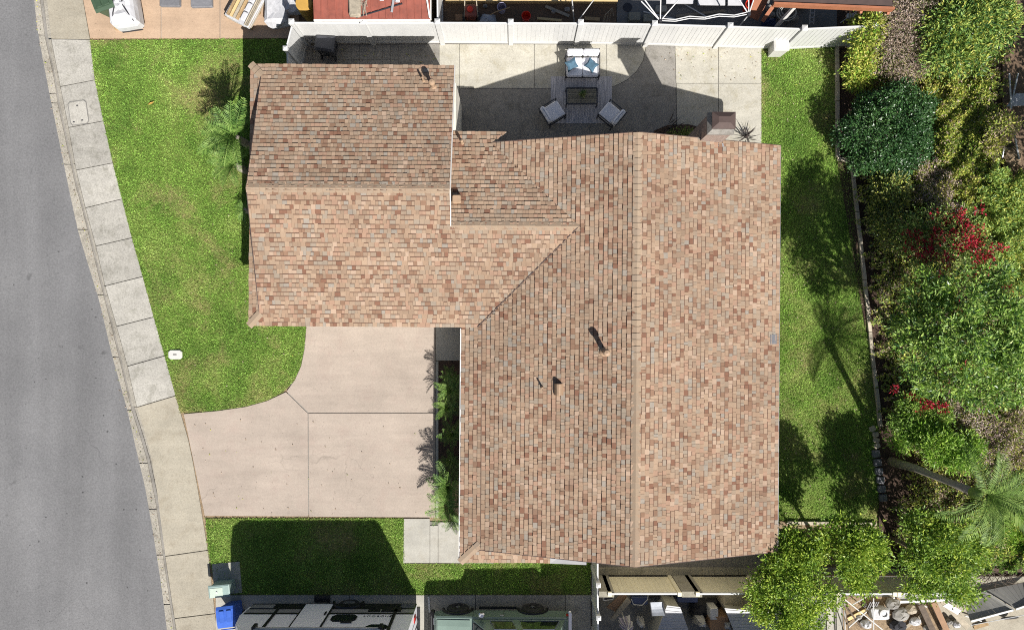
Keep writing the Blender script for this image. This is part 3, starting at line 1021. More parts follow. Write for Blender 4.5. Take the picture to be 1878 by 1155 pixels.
def tab_local(w, th, band):
    """one tab in (along eave, up slope, out) coordinates"""
    e = EXP + 0.012
    b = e - 0.046
    hb = 0.004 + (th - 0.004) * (1 - b / e)
    v = [(0, 0, 0), (w, 0, 0), (0, 0, th), (w, 0, th), (0, b, hb), (w, b, hb), (0, e, .004), (w, e, .004)]
    f = [(2, 3, 5, 4), (4, 5, 7, 6), (0, 1, 3, 2), (0, 2, 4, 6), (1, 7, 5, 3)]
    return v, f, [0, 1 if band else 0, 1, 0, 0]


def tabs(O, u, s, rows, bmax, pband, ridge_keep=0, dark=0.0):
    O, u, s = np.array(O, float), np.array(u, float), np.array(s, float)
    n = np.cross(u, s)
    if n[2] < 0:
        n = -n
    nc = int(math.ceil((bmax - 0.02) / EXP))
    for i in range(nc):
        b0 = i * EXP
        if b0 > bmax - 0.03:
            continue
        bt = min(b0 + EXP, bmax)
        r0, r1, rm = rows(b0), rows(bt), rows((b0 + bt) / 2)
        if len(r0) != len(rm):
            r0 = rm
        if len(r1) != len(rm):
            r1 = rm
        e = min(EXP + 0.012, bmax - b0)
        for (A0, A1), (B0, B1), (M0, M1) in zip(r0, r1, rm):
            lo, hi = min(A0, B0), max(A1, B1)
            a = lo - R.uniform(0, 0.15)
            while a < hi:
                w = R.choice(WID)
                th = R.choice(TH)
                band = R.random() < pband
                a1 = a + w - 0.006
                c0, c1 = max(a, A0), min(a1, A1)
                d0, d1 = max(a, B0), min(a1, B1)
                full = a >= max(A0, B0) and a1 <= min(A1, B1) and e > EXP
                if ridge_keep and full and i >= nc - ridge_keep - 1 and i < nc - 1:
                    sh_top.append((O + u * a + s * b0, u, s, n, WID.index(w), TH.index(th), band))
                elif c1 - c0 > 0.004 or d1 - d0 > 0.004:
                    c1, d1 = max(c1, c0), max(d1, d0)
                    c0, d0 = min(c0, c1), min(d0, d1)
                    bb = max(0.01, e - 0.046)
                    f = bb / e
                    hb = th + (0.004 - th) * f
                    m0, m1 = c0 + (d0 - c0) * f, c1 + (d1 - c1) * f
                    k = len(sh_v)
                    for (aa, b_, h) in ((c0, 0, 0), (c1, 0, 0), (c0, 0, th), (c1, 0, th), (m0, bb, hb), (m1, bb, hb), (d0, e, .004), (d1, e, .004)):
                        sh_v.append(O + u * aa + s * (b0 + b_) + n * h)
                    for q, m in (((2, 3, 5, 4), 0), ((4, 5, 7, 6), 1 if band else 0), ((0, 1, 3, 2), 1), ((0, 2, 4, 6), 0), ((1, 7, 5, 3), 0)):
                        sh_n.append(4)
                        sh_l.extend(k + x for x in q)
                        sh_m.append(m)
                a += w


def deck(poly, thick=0.11):
    d = MB()
    d.slab([(p[0], p[1], p[2] - 0.003) for p in poly], (0, 0, -thick), 0, 1)
    hbuild(d, 'roof_slope', ['roof_deck', 'stucco'], roof)


cs, sn = 1 / SN, PITCH / SN
# main west slope (along +y, up +x)


def zw(x):
    return EZL + (x - EL) * PITCH


def rows_mw(b):
    x = EL + b * cs
    ylo = YB
    if x < EL + 0.46:
        ylo = -7.69 + (x - EL)
    if x < v0x:
        return [(ylo, GS)]
    if x < VXK:
        k = (x - v0x) / (VXK - v0x)
        r = [(ylo, GS + (WRY - GS) * k)]
        yu = WN - 0.02 + (WRY - WN + 0.02) * k
        if yu < YT:
            r.append((yu, YT))
        return r
    return [(ylo, YT)]


tabs((EL, 0, EZL), (0, 1, 0), (cs, 0, sn), rows_mw, (RX - EL) * SN, 0.4, 2)
deck([(EL, -7.69, EZL), (EL, GS, EZL), (v0x, GS, zw(v0x)), (VXK, WRY, zw(VXK)), (v0x + (WN - YT) * (VXK - v0x) / (WN - WRY), YT, zw(v0x + (WN - YT) * (VXK - v0x) / (WN - WRY))),
      (RX, YT, RZ), (RX, YB, RZ), (EL + .46, YB, zw(EL + .46))])
# main east slope (along +y, up -x)
PE = (RZ - EZR) / (ER - RX)
SE = math.sqrt(1 + PE * PE)
tabs((ER, 0, EZR), (0, 1, 0), (-1 / SE, 0, PE / SE), lambda b: [(YB, YT)], (ER - RX) * SE, 0.6, 2)
deck([(ER, YB, EZR), (ER, YT, EZR), (RX, YT, RZ), (RX, YB, RZ)])
# garage north slope (along +x, up -y)


def rows_gn(b):
    y = GN - b * cs
    x0 = SK + (GN - y) if GN - y < 0.38 else GL
    return [(x0, GRR)]


tabs((0, GN, GE), (1, 0, 0), (0, -cs, sn), rows_gn, (GN - GRY) * SN, 0.4)
deck([(SK, GN, GE), (GRR, GN, GE), (GRR, GRY, GRZ), (GL, GRY, GRZ), (GL, GN - .38, GE + .38 * PITCH)])
# garage + wing south slope (along +x, up +y)


def rows_gs(b):
    y = GS + b * cs
    x0 = SK + (y - GS) if y - GS < 0.38 else GL
    if y < WRY:
        return [(x0, v0x + (y - GS) * (VXK - v0x) / (WRY - GS))]
    return [(x0, GRR)]


tabs((0, GS, GE), (1, 0, 0), (0, cs, sn), rows_gs, (GRY - GS) * SN, 0.6)
deck([(SK, GS, GE), (v0x, GS, GE), (VXK, WRY, WRZ), (GRR, WRY, WRZ), (GRR, GRY, GRZ), (GL, GRY, GRZ), (GL, GS + .38, GE + .38 * PITCH)])
# wing north slope
SW_ = math.sqrt(1 + WPN * WPN)
WX0 = GRR - 0.1


def rows_wn(b):
    y = WN - b / SW_
    k = (WN - y) / (WN - WRY)
    xv = v0x + (VXK - v0x) * k
    if y > YT:
        k5 = (WN - YT) / (WN - WRY)
        xv = v0x + (VXK - v0x) * k5 + (y - YT) * 1.3
    return [(WX0, xv)]


tabs((0, WN, 2.62), (1, 0, 0), (0, -1 / SW_, WPN / SW_), rows_wn, (WN - WRY) * SW_, 0.4)
k5 = (WN - YT) / (WN - WRY)
x5 = v0x + (VXK - v0x) * k5
deck([(WX0, WN, 2.62), (x5 + (WN - YT) * 1.3, WN, 2.62), (x5, YT, 2.62 + (WN - YT) * WPN), (VXK, WRY, WRZ), (WX0, WRY, WRZ)])
# garage gable skirt (faces -x) and main gable skirt (faces -y)


def rows_sk(b):
    d = b * cs
    return [(GS + d, GN - d)]


tabs((SK, 0, GE), (0, 1, 0), (cs, 0, sn), rows_sk, 0.58, 0.3)
deck([(SK, GS, GE), (SK, GN, GE), (-7.74, GN - .57, GE + .19), (-7.74, GS + .57, GE + .19)], 0.09)
tabs((0, -7.69, EZL), (1, 0, 0), (0, cs, sn), lambda b: [(EL + b * cs, 1.2)], 0.7, 0.5)
deck([(EL, -7.69, EZL), (1.2, -7.69, EZL), (1.2, -7.02, EZL + .223), (EL + .67, -7.02, EZL + .223)], 0.09)
hbuild(MB().slab([(1.21, -7.72, EZL - .02), (2.36, -7.76, EZL - .02), (2.36, -6.96, EZL + .05), (1.21, -6.96, EZL + .2)], (0, 0, -.09)), 'ledge', 'grey_ledge', roof)

me = npmesh('shingles', np.array(sh_v), sh_n, sh_l, ['shingle', 'shingle_band'], sh_m)
tag(link('shingles', me, roof), kind='stuff')
protos = {}
for wi, w in enumerate(WID):
    for ti, th in enumerate(TH):
        for bd in (False, True):
            v, f, m = tab_local(w - 0.006, th, bd)
            protos[wi, ti, bd] = npmesh('shingle', v, [4] * 5, [i for q in f for i in q], ['shingle', 'shingle_band'], m)
for O, u, s, n, wi, ti, bd in sh_top[:] if len(sh_top) <= 320 else sh_top[:300]:
    M = Matrix(((u[0], s[0], n[0], O[0]), (u[1], s[1], n[1], O[1]), (u[2], s[2], n[2], O[2]), (0, 0, 0, 1)))
    link('shingle', protos[wi, ti, bd], roof, M)
if len(sh_top) > 320:
    mb = MB()
    for O, u, s, n, wi, ti, bd in sh_top[300:]:
        v, f, m = tab_local(WID[wi] - 0.006, TH[ti], bd)
        k = len(mb.v)
        mb.v += [tuple(O + u * a + s * b + n * c) for a, b, c in v]
        mb.f += [tuple(k + i for i in q) for q in f]
        mb.mi += m
    tag(hbuild(mb, 'upper_shingles', ['shingle', 'shingle_band'], roof), kind='stuff')


# ridge and hip caps
def cap_mesh(pl, pr, w=0.135, e=0.185):
    v = []
    for y, h in ((0, 0.034), (e + 0.03, 0.012)):
        for x, z in ((-w, -w * pl), (0, 0), (w, -w * pr)):
            v.append((x, y, z + h))
    for x, z in ((-w, -w * pl), (0, 0), (w, -w * pr)):
        v.append((x, 0, z + 0.002))
    f = [(0, 1, 4, 3), (1, 2, 5, 4), (6, 7, 1, 0), (7, 8, 2, 1), (6, 0, 3), (8, 5, 2)]
    return npmesh('ridge_cap', v, [len(q) for q in f], [i for q in f for i in q], ['ridge_shingle'])


def caps(a, b, me, e=0.185):
    """a row of caps from a to b, each butt facing a"""
    a, b = Vector(a), Vector(b)
    d = (b - a)
    L = d.length
    d.normalize()
    x = d.cross(Vector((0, 0, 1))).normalized()
    z = x.cross(d)
    for k in range(max(1, int(L / e))):
        p = a + d * (k * L / max(1, int(L / e))) + Vector((R.uniform(-.004, .004), R.uniform(-.004, .004), 0))
        link('ridge_cap', me, roof, Matrix(((x.x, d.x, z.x, p.x), (x.y, d.y, z.y, p.y), (x.z, d.z, z.z, p.z), (0, 0, 0, 1))))


cm = cap_mesh(PITCH, PITCH)
caps((RX, YT, RZ), (RX, -1.15, RZ), cm)
caps((RX, YB, RZ), (RX, -1.15, RZ), cm, 0.19)
caps((GRR, GRY, GRZ), (GL, GRY, GRZ), cm)
caps((VXK, WRY, WRZ), (WX0, WRY, WRZ), cm)
hm = cap_mesh(0.18, 0.18, 0.12)
caps((SK, GN, GE + .01), (GL, GN - .38, GE + .137), hm, 0.17)
caps((SK, GS, GE + .01), (GL, GS + .38, GE + .137), hm, 0.17)
caps((EL, -7.69, EZL + .01), (EL + .62, -7.07, EZL + .215), hm, 0.17)
# valley flashing on the drive side
hbuild(MB().bar((v0x - .03, GS + .01, 2.63), (VXK, WRY + .02, WRZ + .02), 0.03, 0.03), 'valley_flashing', 'brown_metal', roof)
# bargeboards and gutters
for a, b in (((GRR + .012, GN, GE - .07), (GRR + .012, GRY, GRZ - .07)), ((GRR + .012, GRY, GRZ - .07), (GRR + .012, WRY, WRZ - .03)),
             ((GL - .012, GN - .36, GE + .05), (GL - .012, GRY, GRZ - .07)), ((GL - .012, GS + .36, GE + .05), (GL - .012, GRY, GRZ - .07)),
             ((RX, YT + .012, RZ - .07), (ER, YT + .012, EZR - .07)), ((RX, YB - .012, RZ - .07), (ER, YB - .012, EZR - .07)),
             ((RX, YT + .012, RZ - .07), (x5, YT + .012, zw(x5) - .06)), ((RX, YB - .012, RZ - .07), (EL + .62, YB - .012, zw(EL + .62) - .06))):
    hbuild(MB().bar(a, b, 0.022, 0.15), 'bargeboard', 'white_paint' if abs(a[0] - GRR) < .1 else 'brown_metal', roof)
for a, b in (((EL - .025, -7.66, EZL - .04), (EL - .025, GS - .04, EZL - .04)), ((ER + .018, YB + .01, EZR - .05), (ER + .018, YT - .01, EZR - .05))):
    g = hbuild(MB().bar(a, b, 0.045 if a[0] < 0 else 0.03, 0.09), 'gutter', 'white_paint' if a[0] < 0 else 'grey_metal', roof)
    hbuild(MB().bar((a[0], a[1] + .1, 0.05), (a[0], a[1] + .1, a[2] - .05), 0.07, 0.06), 'downspout', 'white_paint', roof)


# vents and flues through the roof
def on(plane, px, py):
    """house-frame point of the roof slope seen at a pixel"""
    z = 3.0
    for _ in range(12):
        x, y, _z = W(px, py, z)
        c, s = math.cos(-HR), math.sin(-HR)
        hx, hy = x * c - y * s, x * s + y * c
        z = {'gn': GE + (GN - hy) * PITCH, 'mw': zw(hx), 'wn': 2.62 + (WN - hy) * WPN, 'me': EZR + (ER - hx) * PE}[plane]
    return Vector((hx, hy, z))


def flue(plane, px, py, r, h, capr=None):
    p = on(plane, px, py)
    mb = MB()
    mb.lathe([(r, -.05), (r, h)], p, 14)
    o = hbuild(mb, 'vent_pipe', 'tan_pipe')
    hbuild(MB().lathe([(r * 2.1, -.02), (r * 1.9, .03), (r * 1.05, .09)], p, 14), 'flashing', 'tan_pipe', o)
    if capr:
        hbuild(MB().lathe([(capr, h - .03), (capr, h + .06), (capr * .7, h + .1), (0.01, h + .115)], p, 16, caps=False), 'cap', 'tan_pipe', o)


flue('gn', 795, 160, 0.055, 0.46, 0.1)
flue('gn', 777, 149, 0.032, 0.34)
flue('wn', 848, 263, 0.035, 0.26, 0.05)
flue('mw', 1108, 645, 0.07, 0.6, 0.105)
flue('mw', 994, 710, 0.028, 0.3)
# half-round hooded vent
p = on('mw', 1024, 714)
mb = MB()
for k in range(10):
    pass
ring = lambda y, s: [(p.x + .13 * s * math.cos(math.pi * i / 8), p.y + y, p.z + .02 + .26 * s * math.sin(math.pi * i / 8) - .05) for i in range(9)]
mb.loft([ring(-.16, 1), ring(.18, 1)])
hv = hbuild(mb, 'hood_vent', 'tan_pipe')
hbuild(MB().slab([(p.x - .18, p.y - .18, p.z - .03), (p.x + .15, p.y - .18, p.z + .08), (p.x + .15, p.y + .19, p.z + .08), (p.x - .18, p.y + .19, p.z - .03)], (0, 0, -.03)), 'flashing', 'tan_pipe', hv)
p = on('wn', 837, 366)
hv = hbuild(MB().cbox(p.x - .12, p.y - .14, p.z - .1, p.x + .15, p.y + .12, p.z + .2, .03), 'box_vent', 'tan_pipe')
hbuild(MB().box(p.x - .1, p.y + .121, p.z + .02, p.x + .13, p.y + .135, p.z + .17), 'louver', 'dark_metal', hv)
p = on('me', 1418, 622)
hbuild(MB().slab([(p.x - .11, p.y - .15, p.z + .072), (p.x + .11, p.y - .15, p.z - .001), (p.x + .11, p.y + .15, p.z - .001), (p.x - .11, p.y + .15, p.z + .072)], (0, 0, -.03)), 'roof_patch', 'paver_grey')

# chimney on the back gable
ch = hbuild(MB().box(5.6, 5.42, 0, 6.3, 5.97, 4.40), 'chimney', 'brick')
hbuild(MB().loft([[(5.56, 5.38, 4.402), (6.34, 5.38, 4.402), (6.34, 6.01, 4.402), (5.56, 6.01, 4.402)], [(5.56, 5.38, 4.47), (6.34, 5.38, 4.47), (6.34, 6.01, 4.47), (5.56, 6.01, 4.47)],
                  [(5.66, 5.48, 4.6), (6.22, 5.48, 4.6), (6.22, 5.9, 4.6), (5.66, 5.9, 4.6)]]), 'crown', 'old_concrete', ch)
hbuild(MB().box(5.7, 5.5, 4.601, 6.16, 5.84, 4.96), 'flue_box', 'galv_metal', ch)
mb = MB()
x0, y0, x1, y1 = 5.56, 5.41, 6.22, 5.88
mb.loft([[(x0, y0, 4.97), (x1, y0, 4.97), (x1, y1, 4.97), (x0, y1, 4.97)], [(x0, y0, 5.03), (x1, y0, 5.03), (x1, y1, 5.03), (x0, y1, 5.03)],
         [(x0 + .17, y0 + .15, 5.12), (x1 - .17, y0 + .15, 5.12), (x1 - .17, y1 - .15, 5.12), (x0 + .17, y1 - .15, 5.12)]])
hbuild(mb, 'cap', 'brown_metal', ch)
hbuild(MB().slab([(5.52, 5.5, 3.47), (6.42, 5.5, 3.19), (6.42, 5.3, 3.2), (5.52, 5.3, 3.48)], (0, 0, .05)), 'flashing', 'galv_metal', ch)

# ------------------------------------------------------------------ fences
_bm = {}


def board_mesh(h, w, mat):
    k = (round(h, 3), round(w, 4), mat)
    if k not in _bm:
        mb = MB().box(-w / 2 + .008, -.013, 0, w / 2 - .008, .013, h)
        mb.box(-w / 2, -.006, 0, w / 2, .006, h - .002)
        v = np.array(mb.v)
        _bm[k] = npmesh('board', v, [4] * len(mb.f), [i for f in mb.f for i in f], [mat], mb.mi)
    return _bm[k]


def post(parent, x, y, h, w, mat, z0=0.0, cap=True):
    o = MB().box(x - w / 2, y - w / 2, z0, x + w / 2, y + w / 2, z0 + h).build('post', mat, parent)
    if cap:
        m = MB()
        c = w / 2 + .012
        m.loft([[(x - c, y - c, z0 + h), (x + c, y - c, z0 + h), (x + c, y + c, z0 + h), (x - c, y + c, z0 + h)],
                [(x - c, y - c, z0 + h + .025), (x + c, y - c, z0 + h + .025), (x + c, y + c, z0 + h + .025), (x - c, y + c, z0 + h + .025)],
                [(x - .02, y - .02, z0 + h + .06), (x + .02, y - .02, z0 + h + .06), (x + .02, y + .02, z0 + h + .06), (x - .02, y + .02, z0 + h + .06)]])
        m.build('post_cap', mat, o)
    return o


def panel(parent, a, b, h, mat, z0=0.0, bw=0.15, pw=0.127):
    """rails and single boards between two posts at a and b"""
    a, b = Vector((*a, 0)), Vector((*b, 0))
    d = (b - a)
    L = d.length
    d.normalize()
    p, q = a + d * pw / 2, b - d * pw / 2
    MB().bar(p + Vector((0, 0, z0 + h - .06)), q + Vector((0, 0, z0 + h - .06)), 0.05, 0.10).build('rail', mat, parent)
    MB().bar(p + Vector((0, 0, z0 + .12)), q + Vector((0, 0, z0 + .12)), 0.05, 0.14).build('rail', mat, parent)
    n = max(1, round((L - pw) / bw))
    w = (L - pw) / n
    me = board_mesh(h - .29, w, mat)
    M0 = WM[parent.name].inverted()
    for k in range(n):
        c = p + d * (w * (k + .5)) + Vector((0, 0, z0 + .185))
        link('board', me, parent, M0 @ Matrix.Translation(c) @ Matrix.Rotation(math.atan2(d.y, d.x), 4, 'Z'))


FZ = 1.84
fp = [W2(534, 39.5, 1.95), W2(665, 40, 1.95), W2(802, 39.5, 1.95), W2(936.6, 40, 1.95), W2(1065.5, 40.5, 1.95), W2(1201.5, 42.6, 1.95), W2(1340, 46.5, 1.95),
      W2(1476.6, 51, 1.95), W2(1606, 45, 1.95)]
fy = [9.60] * len(fp)
fp = [(p[0], p[1]) for p in fp]
fence = thing('vinyl_fence', 'long white vinyl privacy fence along the top of the patio', 'fence', (fp[4][0], fp[4][1], 0))
for p in fp:
    post(fence, p[0], p[1], 1.92, 0.155, 'white_vinyl')
for a, b in zip(fp, fp[1:]):
    panel(fence, a, b, FZ, 'white_vinyl')
gate = thing('vinyl_gate', 'white vinyl gate and fence end beside the garage corner', 'gate', (-7.3, 8.6, 0))
gp = [W2(522.5, 88, 1.95), (W2(522.5, 88, 1.95)[0] + .02, 7.5)]
post(gate, *gp[0], 1.9, 0.127, 'white_vinyl')
panel(gate, (fp[0][0], fp[0][1] - .06), gp[0], FZ, 'white_vinyl')
panel(gate, gp[0], gp[1], 1.7, 'white_vinyl')
MB().bar((gp[0][0] - .08, gp[0][1] + .2, 1.0), (gp[0][0] - .08, gp[0][1] + .35, 1.0), .03).build('latch', 'dark_metal', gate)
nf = thing('divider_fence', 'white vinyl fence running up between red shed and dirt yard', 'fence', (*W2(815, 20), 0))
post(nf, fp[2][0] - .02, fp[2][1] + 2.1, 1.9, 0.127, 'white_vinyl')
panel(nf, (fp[2][0], fp[2][1] + .06), (fp[2][0] - .02, fp[2][1] + 2.1), FZ, 'white_vinyl')

# lower boundary: white fence down the drive, cream panels on a low block wall
sf = thing('vinyl_fence', 'white vinyl fence beside the rear of the green vehicle', 'fence', (*W2(1090, 1090), 0))
sp = [W2(1097.5, 1073, 1.9), W2(1094, 1134, 1.95), W2(1092, 1195, 1.95)]
sp = [(sp[0][0], -7.9), (sp[0][0], sp[0][1]), (sp[0][0] + .01, sp[1][1]), (sp[0][0] + .02, sp[2][1])]
for p in sp[1:]:
    post(sf, p[0], p[1], 1.88, 0.13, 'white_vinyl')
for a, b in zip(sp, sp[1:]):
    panel(sf, a, b, 1.7, 'white_vinyl')
wy0 = W2(1100, 1053, 0.1)[1]
lw = thing('block_wall', 'low weathered concrete block wall under the cream fence panels', 'wall', (*W2(1240, 1046), 0))
x0, x1 = W2(1088, 0)[0], W2(1790, 0)[0]
nblk = int((x1 - x0) / 0.41)
for k in range(nblk):
    a = x0 + (x1 - x0) * k / nblk
    b = x0 + (x1 - x0) * (k + 1) / nblk - .008
    MB().box(a, wy0 + .02, 0, b, wy0 + .23, 0.2 + R.uniform(0, .012)).build('block', 'block_wall', lw)
for xa, xb in ((1093, 1120), (1240, 1276)):
    a, b = W2(xa, 0, .9)[0], W2(xb, 0, .9)[0]
    MB().box(a, wy0 - .17, 0, b, wy0 + .015, 1.78).build('pillar', 'block_wall', lw)
cp = [(1118, 1246), (1279, 1401), (1408, 1530), (1536, 1640), (1648, 1768)]
for i, (xa, xb) in enumerate(cp):
    a, b = W2(xa, 1084, 1.8), W2(xb, 1084, 1.8)
    if i > 1:
        a, b = W2(xa, 1086, 1.8), W2(xb, 1088, 1.8)
    yy = wy0 - .05
    c = thing('cream_fence', ['cream vinyl fence panel beside the white fence corner', 'cream vinyl fence panel right of the block pillar',
                              'cream fence panel under the lowest citrus tree', 'cream fence panel between two citrus trees',
                              'cream fence panel beneath the citrus tree by the leaning boards'][i], 'fence', (a[0], yy, 0), group='cream fence panels on the block wall')
    for q in (a[0], b[0]):
        MB().box(q - .06, yy - .065, 0.02, q + .06, yy + .065, 1.86).build('post', 'cream_vinyl', c)
    MB().bar((a[0] + .06, yy, 1.78), (b[0] - .06, yy, 1.78), .05, .09).build('rail', 'white_vinyl', c)
    MB().bar((a[0] + .06, yy, .3), (b[0] - .06, yy, .3), .05, .12).build('rail', 'cream_vinyl', c)
    n = max(1, round((b[0] - a[0] - .12) / .15))
    w = (b[0] - a[0] - .12) / n
    me = board_mesh(1.38, w, 'cream_vinyl')
    for k in range(n):
        link('board', me, c, WM[c.name].inverted() @ Matrix.Translation((a[0] + .06 + w * (k + .5), yy, .36)))


# ------------------------------------------------------------------ plants
def frond_mesh(name, L, mat, droop=0.5, lf=0.34, n=26, w=0.022, rise=0.5, vee=0.35):
    """feather leaf along +x: midrib and leaflets on both sides"""
    P, D, N, LL = [], [], [], []
    mid = []
    for i in range(n + 1):
        f = i / n
        x = L * f * (1 - 0.12 * droop * f)
        z = L * (rise * f - (rise + droop) * 0.62 * f * f)
        mid.append(Vector((x, 0, z)))
    mb = MB().tube(mid[::3] + [mid[-1]], [0.018 * (1 - .8 * k / (n / 3)) + .003 for k in range(len(mid[::3]) + 1)], 4)
    for i in range(3, n + 1):
        f = i / n
        t = (mid[min(i + 1, n)] - mid[i - 1]).normalized()
        l = lf * (math.sin(math.pi * min(1, .18 + .82 * f)) ** 0.6 + .12)
        for s in (-1, 1):
            d = t * 0.62 + Vector((0, s, 0)) * 0.8 + Vector((0, 0, vee + R.uniform(-.12, .12)))
            P.append(mid[i] + t * R.uniform(-.01, .01))
            D.append(d)
            N.append(Vector((0, -s * vee, 1)))
            LL.append(l * R.uniform(.85, 1.1))
    me = leafmesh(name, np.array([tuple(p) for p in P]), np.array([tuple(p) for p in D]), np.array([tuple(p) for p in N]), np.array(LL), w, [mat], None, 0.15)
    # join the midrib
    k = len(me.vertices)
    co = np.empty(k * 3, np.float32)
    me.vertices.foreach_get('co', co)
    vi = np.empty(len(me.loops), np.int32)
    me.loops.foreach_get('vertex_index', vi)
    fn = [len(p.vertices) for p in me.polygons] + [len(f) for f in mb.f]
    v = np.concatenate([co.reshape(-1, 3), np.array([tuple(p) for p in mb.v])])
    lp = np.concatenate([vi, np.array([i + k for f in mb.f for i in f])])
    bpy.data.meshes.remove(me)
    return npmesh(name, v, fn, lp, [mat])


def rosette(root, c, fm, n, e0, e1, s0=0.8, s1=1.1, az0=0.0, az1=2 * math.pi):
    M0 = WM[root.name].inverted()
    for k in range(n):
        az = az0 + (az1 - az0) * (k + R.uniform(-.3, .3)) / n
        el = e0 + (e1 - e0) * ((k * 7) % n) / n
        s = R.uniform(s0, s1)
        M = Matrix.Translation(c) @ Matrix.Rotation(az, 4, 'Z') @ Matrix.Rotation(-el, 4, 'Y') @ Matrix.Rotation(R.uniform(-.3, .3), 4, 'X') @ Matrix.Scale(s, 4)
        link('frond', R.choice(fm), root, M0 @ M)


pf = [frond_mesh('frond', 2.0, 'leaf_palm', 0.75, 0.42, 34, 0.032, 0.45, 0.1), frond_mesh('frond', 1.85, 'leaf_palm', 1.0, 0.42, 32, 0.034, 0.5, 0.0)]
cf = [frond_mesh('frond', 1.0, 'leaf_cycad', 0.55, 0.22, 24, 0.026, 0.5, 0.3), frond_mesh('frond', 0.9, 'leaf_cycad', 0.85, 0.21, 22, 0.026, 0.5, 0.25)]

# the palm on the bank: bent trunk, crown at the frame edge
b = W(1636, 846, 0.2)
top = Vector(W(1792, 905, 4.9))
palm = thing('palm_tree', 'tall palm with bare grey trunk leaning over the bank', 'palm', b)
m1 = Vector(b).lerp(top, 0.35) + Vector((-.08, .1, 0))
m2 = Vector(b).lerp(top, 0.7) + Vector((-.05, .06, 0))
MB().tube([b, m1, m2, top], [.17, .12, .1, .13], 10).build('trunk', 'palm_bark', palm, smooth=True)
MB().lathe([(.10, -.35), (.16, -.15), (.15, .05), (.06, .2)], top, 10).build('crown_shaft', 'leaf_palm', palm, smooth=True)
rosette(palm, top + Vector((0.22, 0, .12)), pf, 17, -0.2, 1.1, .62, .95, rad(-138), rad(138))

# feather palms by the garage
for i, (px, py, z, h, n, s) in enumerate(((431, 250, 1.75, 1.65, 19, 1.25), (430, 302, 1.2, 1.1, 15, .95), (450, 384, .4, .35, 7, .5))):
    c = Vector(W(px, py, z))
    q = thing('garden_palm', ['largest feathery garden palm against the garage end', 'low feathery palm below the largest one by the garage',
                              'tiny palm tuft at the garage ridge line'][i], 'palm', (c.x, c.y, 0), group='palms beside the garage')
    MB().lathe([(.11, 0), (.13, h * .5), (.09, h), (.05, h + .08)], (c.x, c.y, 0), 9).build('trunk', 'palm_bark', q, smooth=True)
    rosette(q, c, cf, n, 0.1, 1.15, s * .85, s * 1.1, rad(50), rad(310))
BEDP = [(826, 690, .7, .65, 10, .5, 'feathery palm beside the shaded entry slab'), (827, 716, 1.0, .9, 13, .7, 'slender palm second from the entry in the narrow bed'),
        (823, 748, .9, .8, 13, .62, 'pale green palm third from the entry in the narrow bed'), (829, 795, .6, .5, 12, .62, 'shaded palm in the middle of the narrow bed'),
        (826, 845, .5, .4, 10, .55, 'low palm below the middle of the narrow bed'), (823, 890, 1.0, .9, 16, .95, 'bright bushy palm at the lower end of the narrow bed'),
        (824, 925, .9, .8, 14, .85, 'bushy palm just above the concrete walk'), (830, 955, .7, .6, 9, .55, 'small palm drooping over the concrete walk')]
for px, py, z, h, n, s, lab in BEDP:
    c = Vector(W(px, py, z))
    q = thing('bed_palm', lab, 'palm', (c.x, c.y, 0), group='palms in the narrow bed by the drive')
    MB().lathe([(.06, 0), (.065, h * .5), (.05, h), (.03, h + .05)], (c.x, c.y, 0), 8).build('trunk', 'palm_bark', q, smooth=True)
    rosette(q, c, cf, n, 0.1, 1.2, s * .85, s * 1.1)


def bush(name, label, cat, lobes, n, L, Wd, mats, weights=None, clump=.22, per=24, shell=.4, base=None, r=.05, group=None, up=.7, low=-.2, trunkmat='bark', twigs=2):
    if base is None:
        base = (sum(l[0] for l in lobes) / len(lobes), sum(l[1] for l in lobes) / len(lobes), 0)
    t = thing(name, label, cat, base, group=group)
    foliage('crown', t, lobes, n, L, Wd, mats, clump, per, shell, low, weights, up)
    limbs(t, base, lobes, r, trunkmat, twigs)
    return t


# clipped round hedge
bush('round_shrub', 'large clipped dark green round shrub beside the back lawn', 'shrub', [PL(1625, 243, .95, 1.5, 1.45, .95), PL(1640, 215, 1.0, 1.15, 1.1, .85), PL(1610, 262, .85, 1.2, 1.15, .85)],
     26000, .085, .05, 'leaf_hedge', clump=.13, per=16, shell=.16, r=.08, low=-.5)
# bushes against the fence corner
bush('fence_shrub', 'yellow green leafy shrub spilling over the end of the white fence', 'shrub', [PL(1580, 70, 1.2, .45, .6, .7), PL(1577, 115, .9, .5, .5, .6), PL(1600, 45, 1.7, .4, .35, .4), PL(1572, 140, .6, .4, .4, .5)],
     5200, .11, .055, ['leaf_cover', 'leaf_bright'], [.75, .25], clump=.2, per=20, r=.04)
bush('dry_shrub', 'grey brown dry shrub with bare twigs near fence corner', 'shrub', [PL(1640, 100, 1.2, .85, .75, .8), PL(1650, 45, 1.7, .8, .75, .8), PL(1668, 5, 2.0, .7, .7, .7), PL(1672, 120, 1.2, .5, .5, .5)],
     11000, .085, .028, ['leaf_dry', 'leaf_mauve', 'leaf_olive'], [.55, .3, .15], clump=.2, per=22, r=.05, up=.3, trunkmat='twig', twigs=16)
bush('leafy_shrub', 'tall dark green shrub in upper corner next to dry shrub', 'shrub', [PL(1745, 45, 2.2, .95, .8, .8), PL(1790, 20, 2.4, .9, .75, .8), PL(1735, 100, 1.9, .7, .6, .6), PL(1825, 50, 2.2, .6, .6, .55), PL(1775, 100, 1.9, .6, .5, .55)],
     13000, .15, .05, ['leaf_tree', 'leaf_cover', 'leaf_hedge'], [.5, .3, .2], clump=.25, per=20, r=.08)
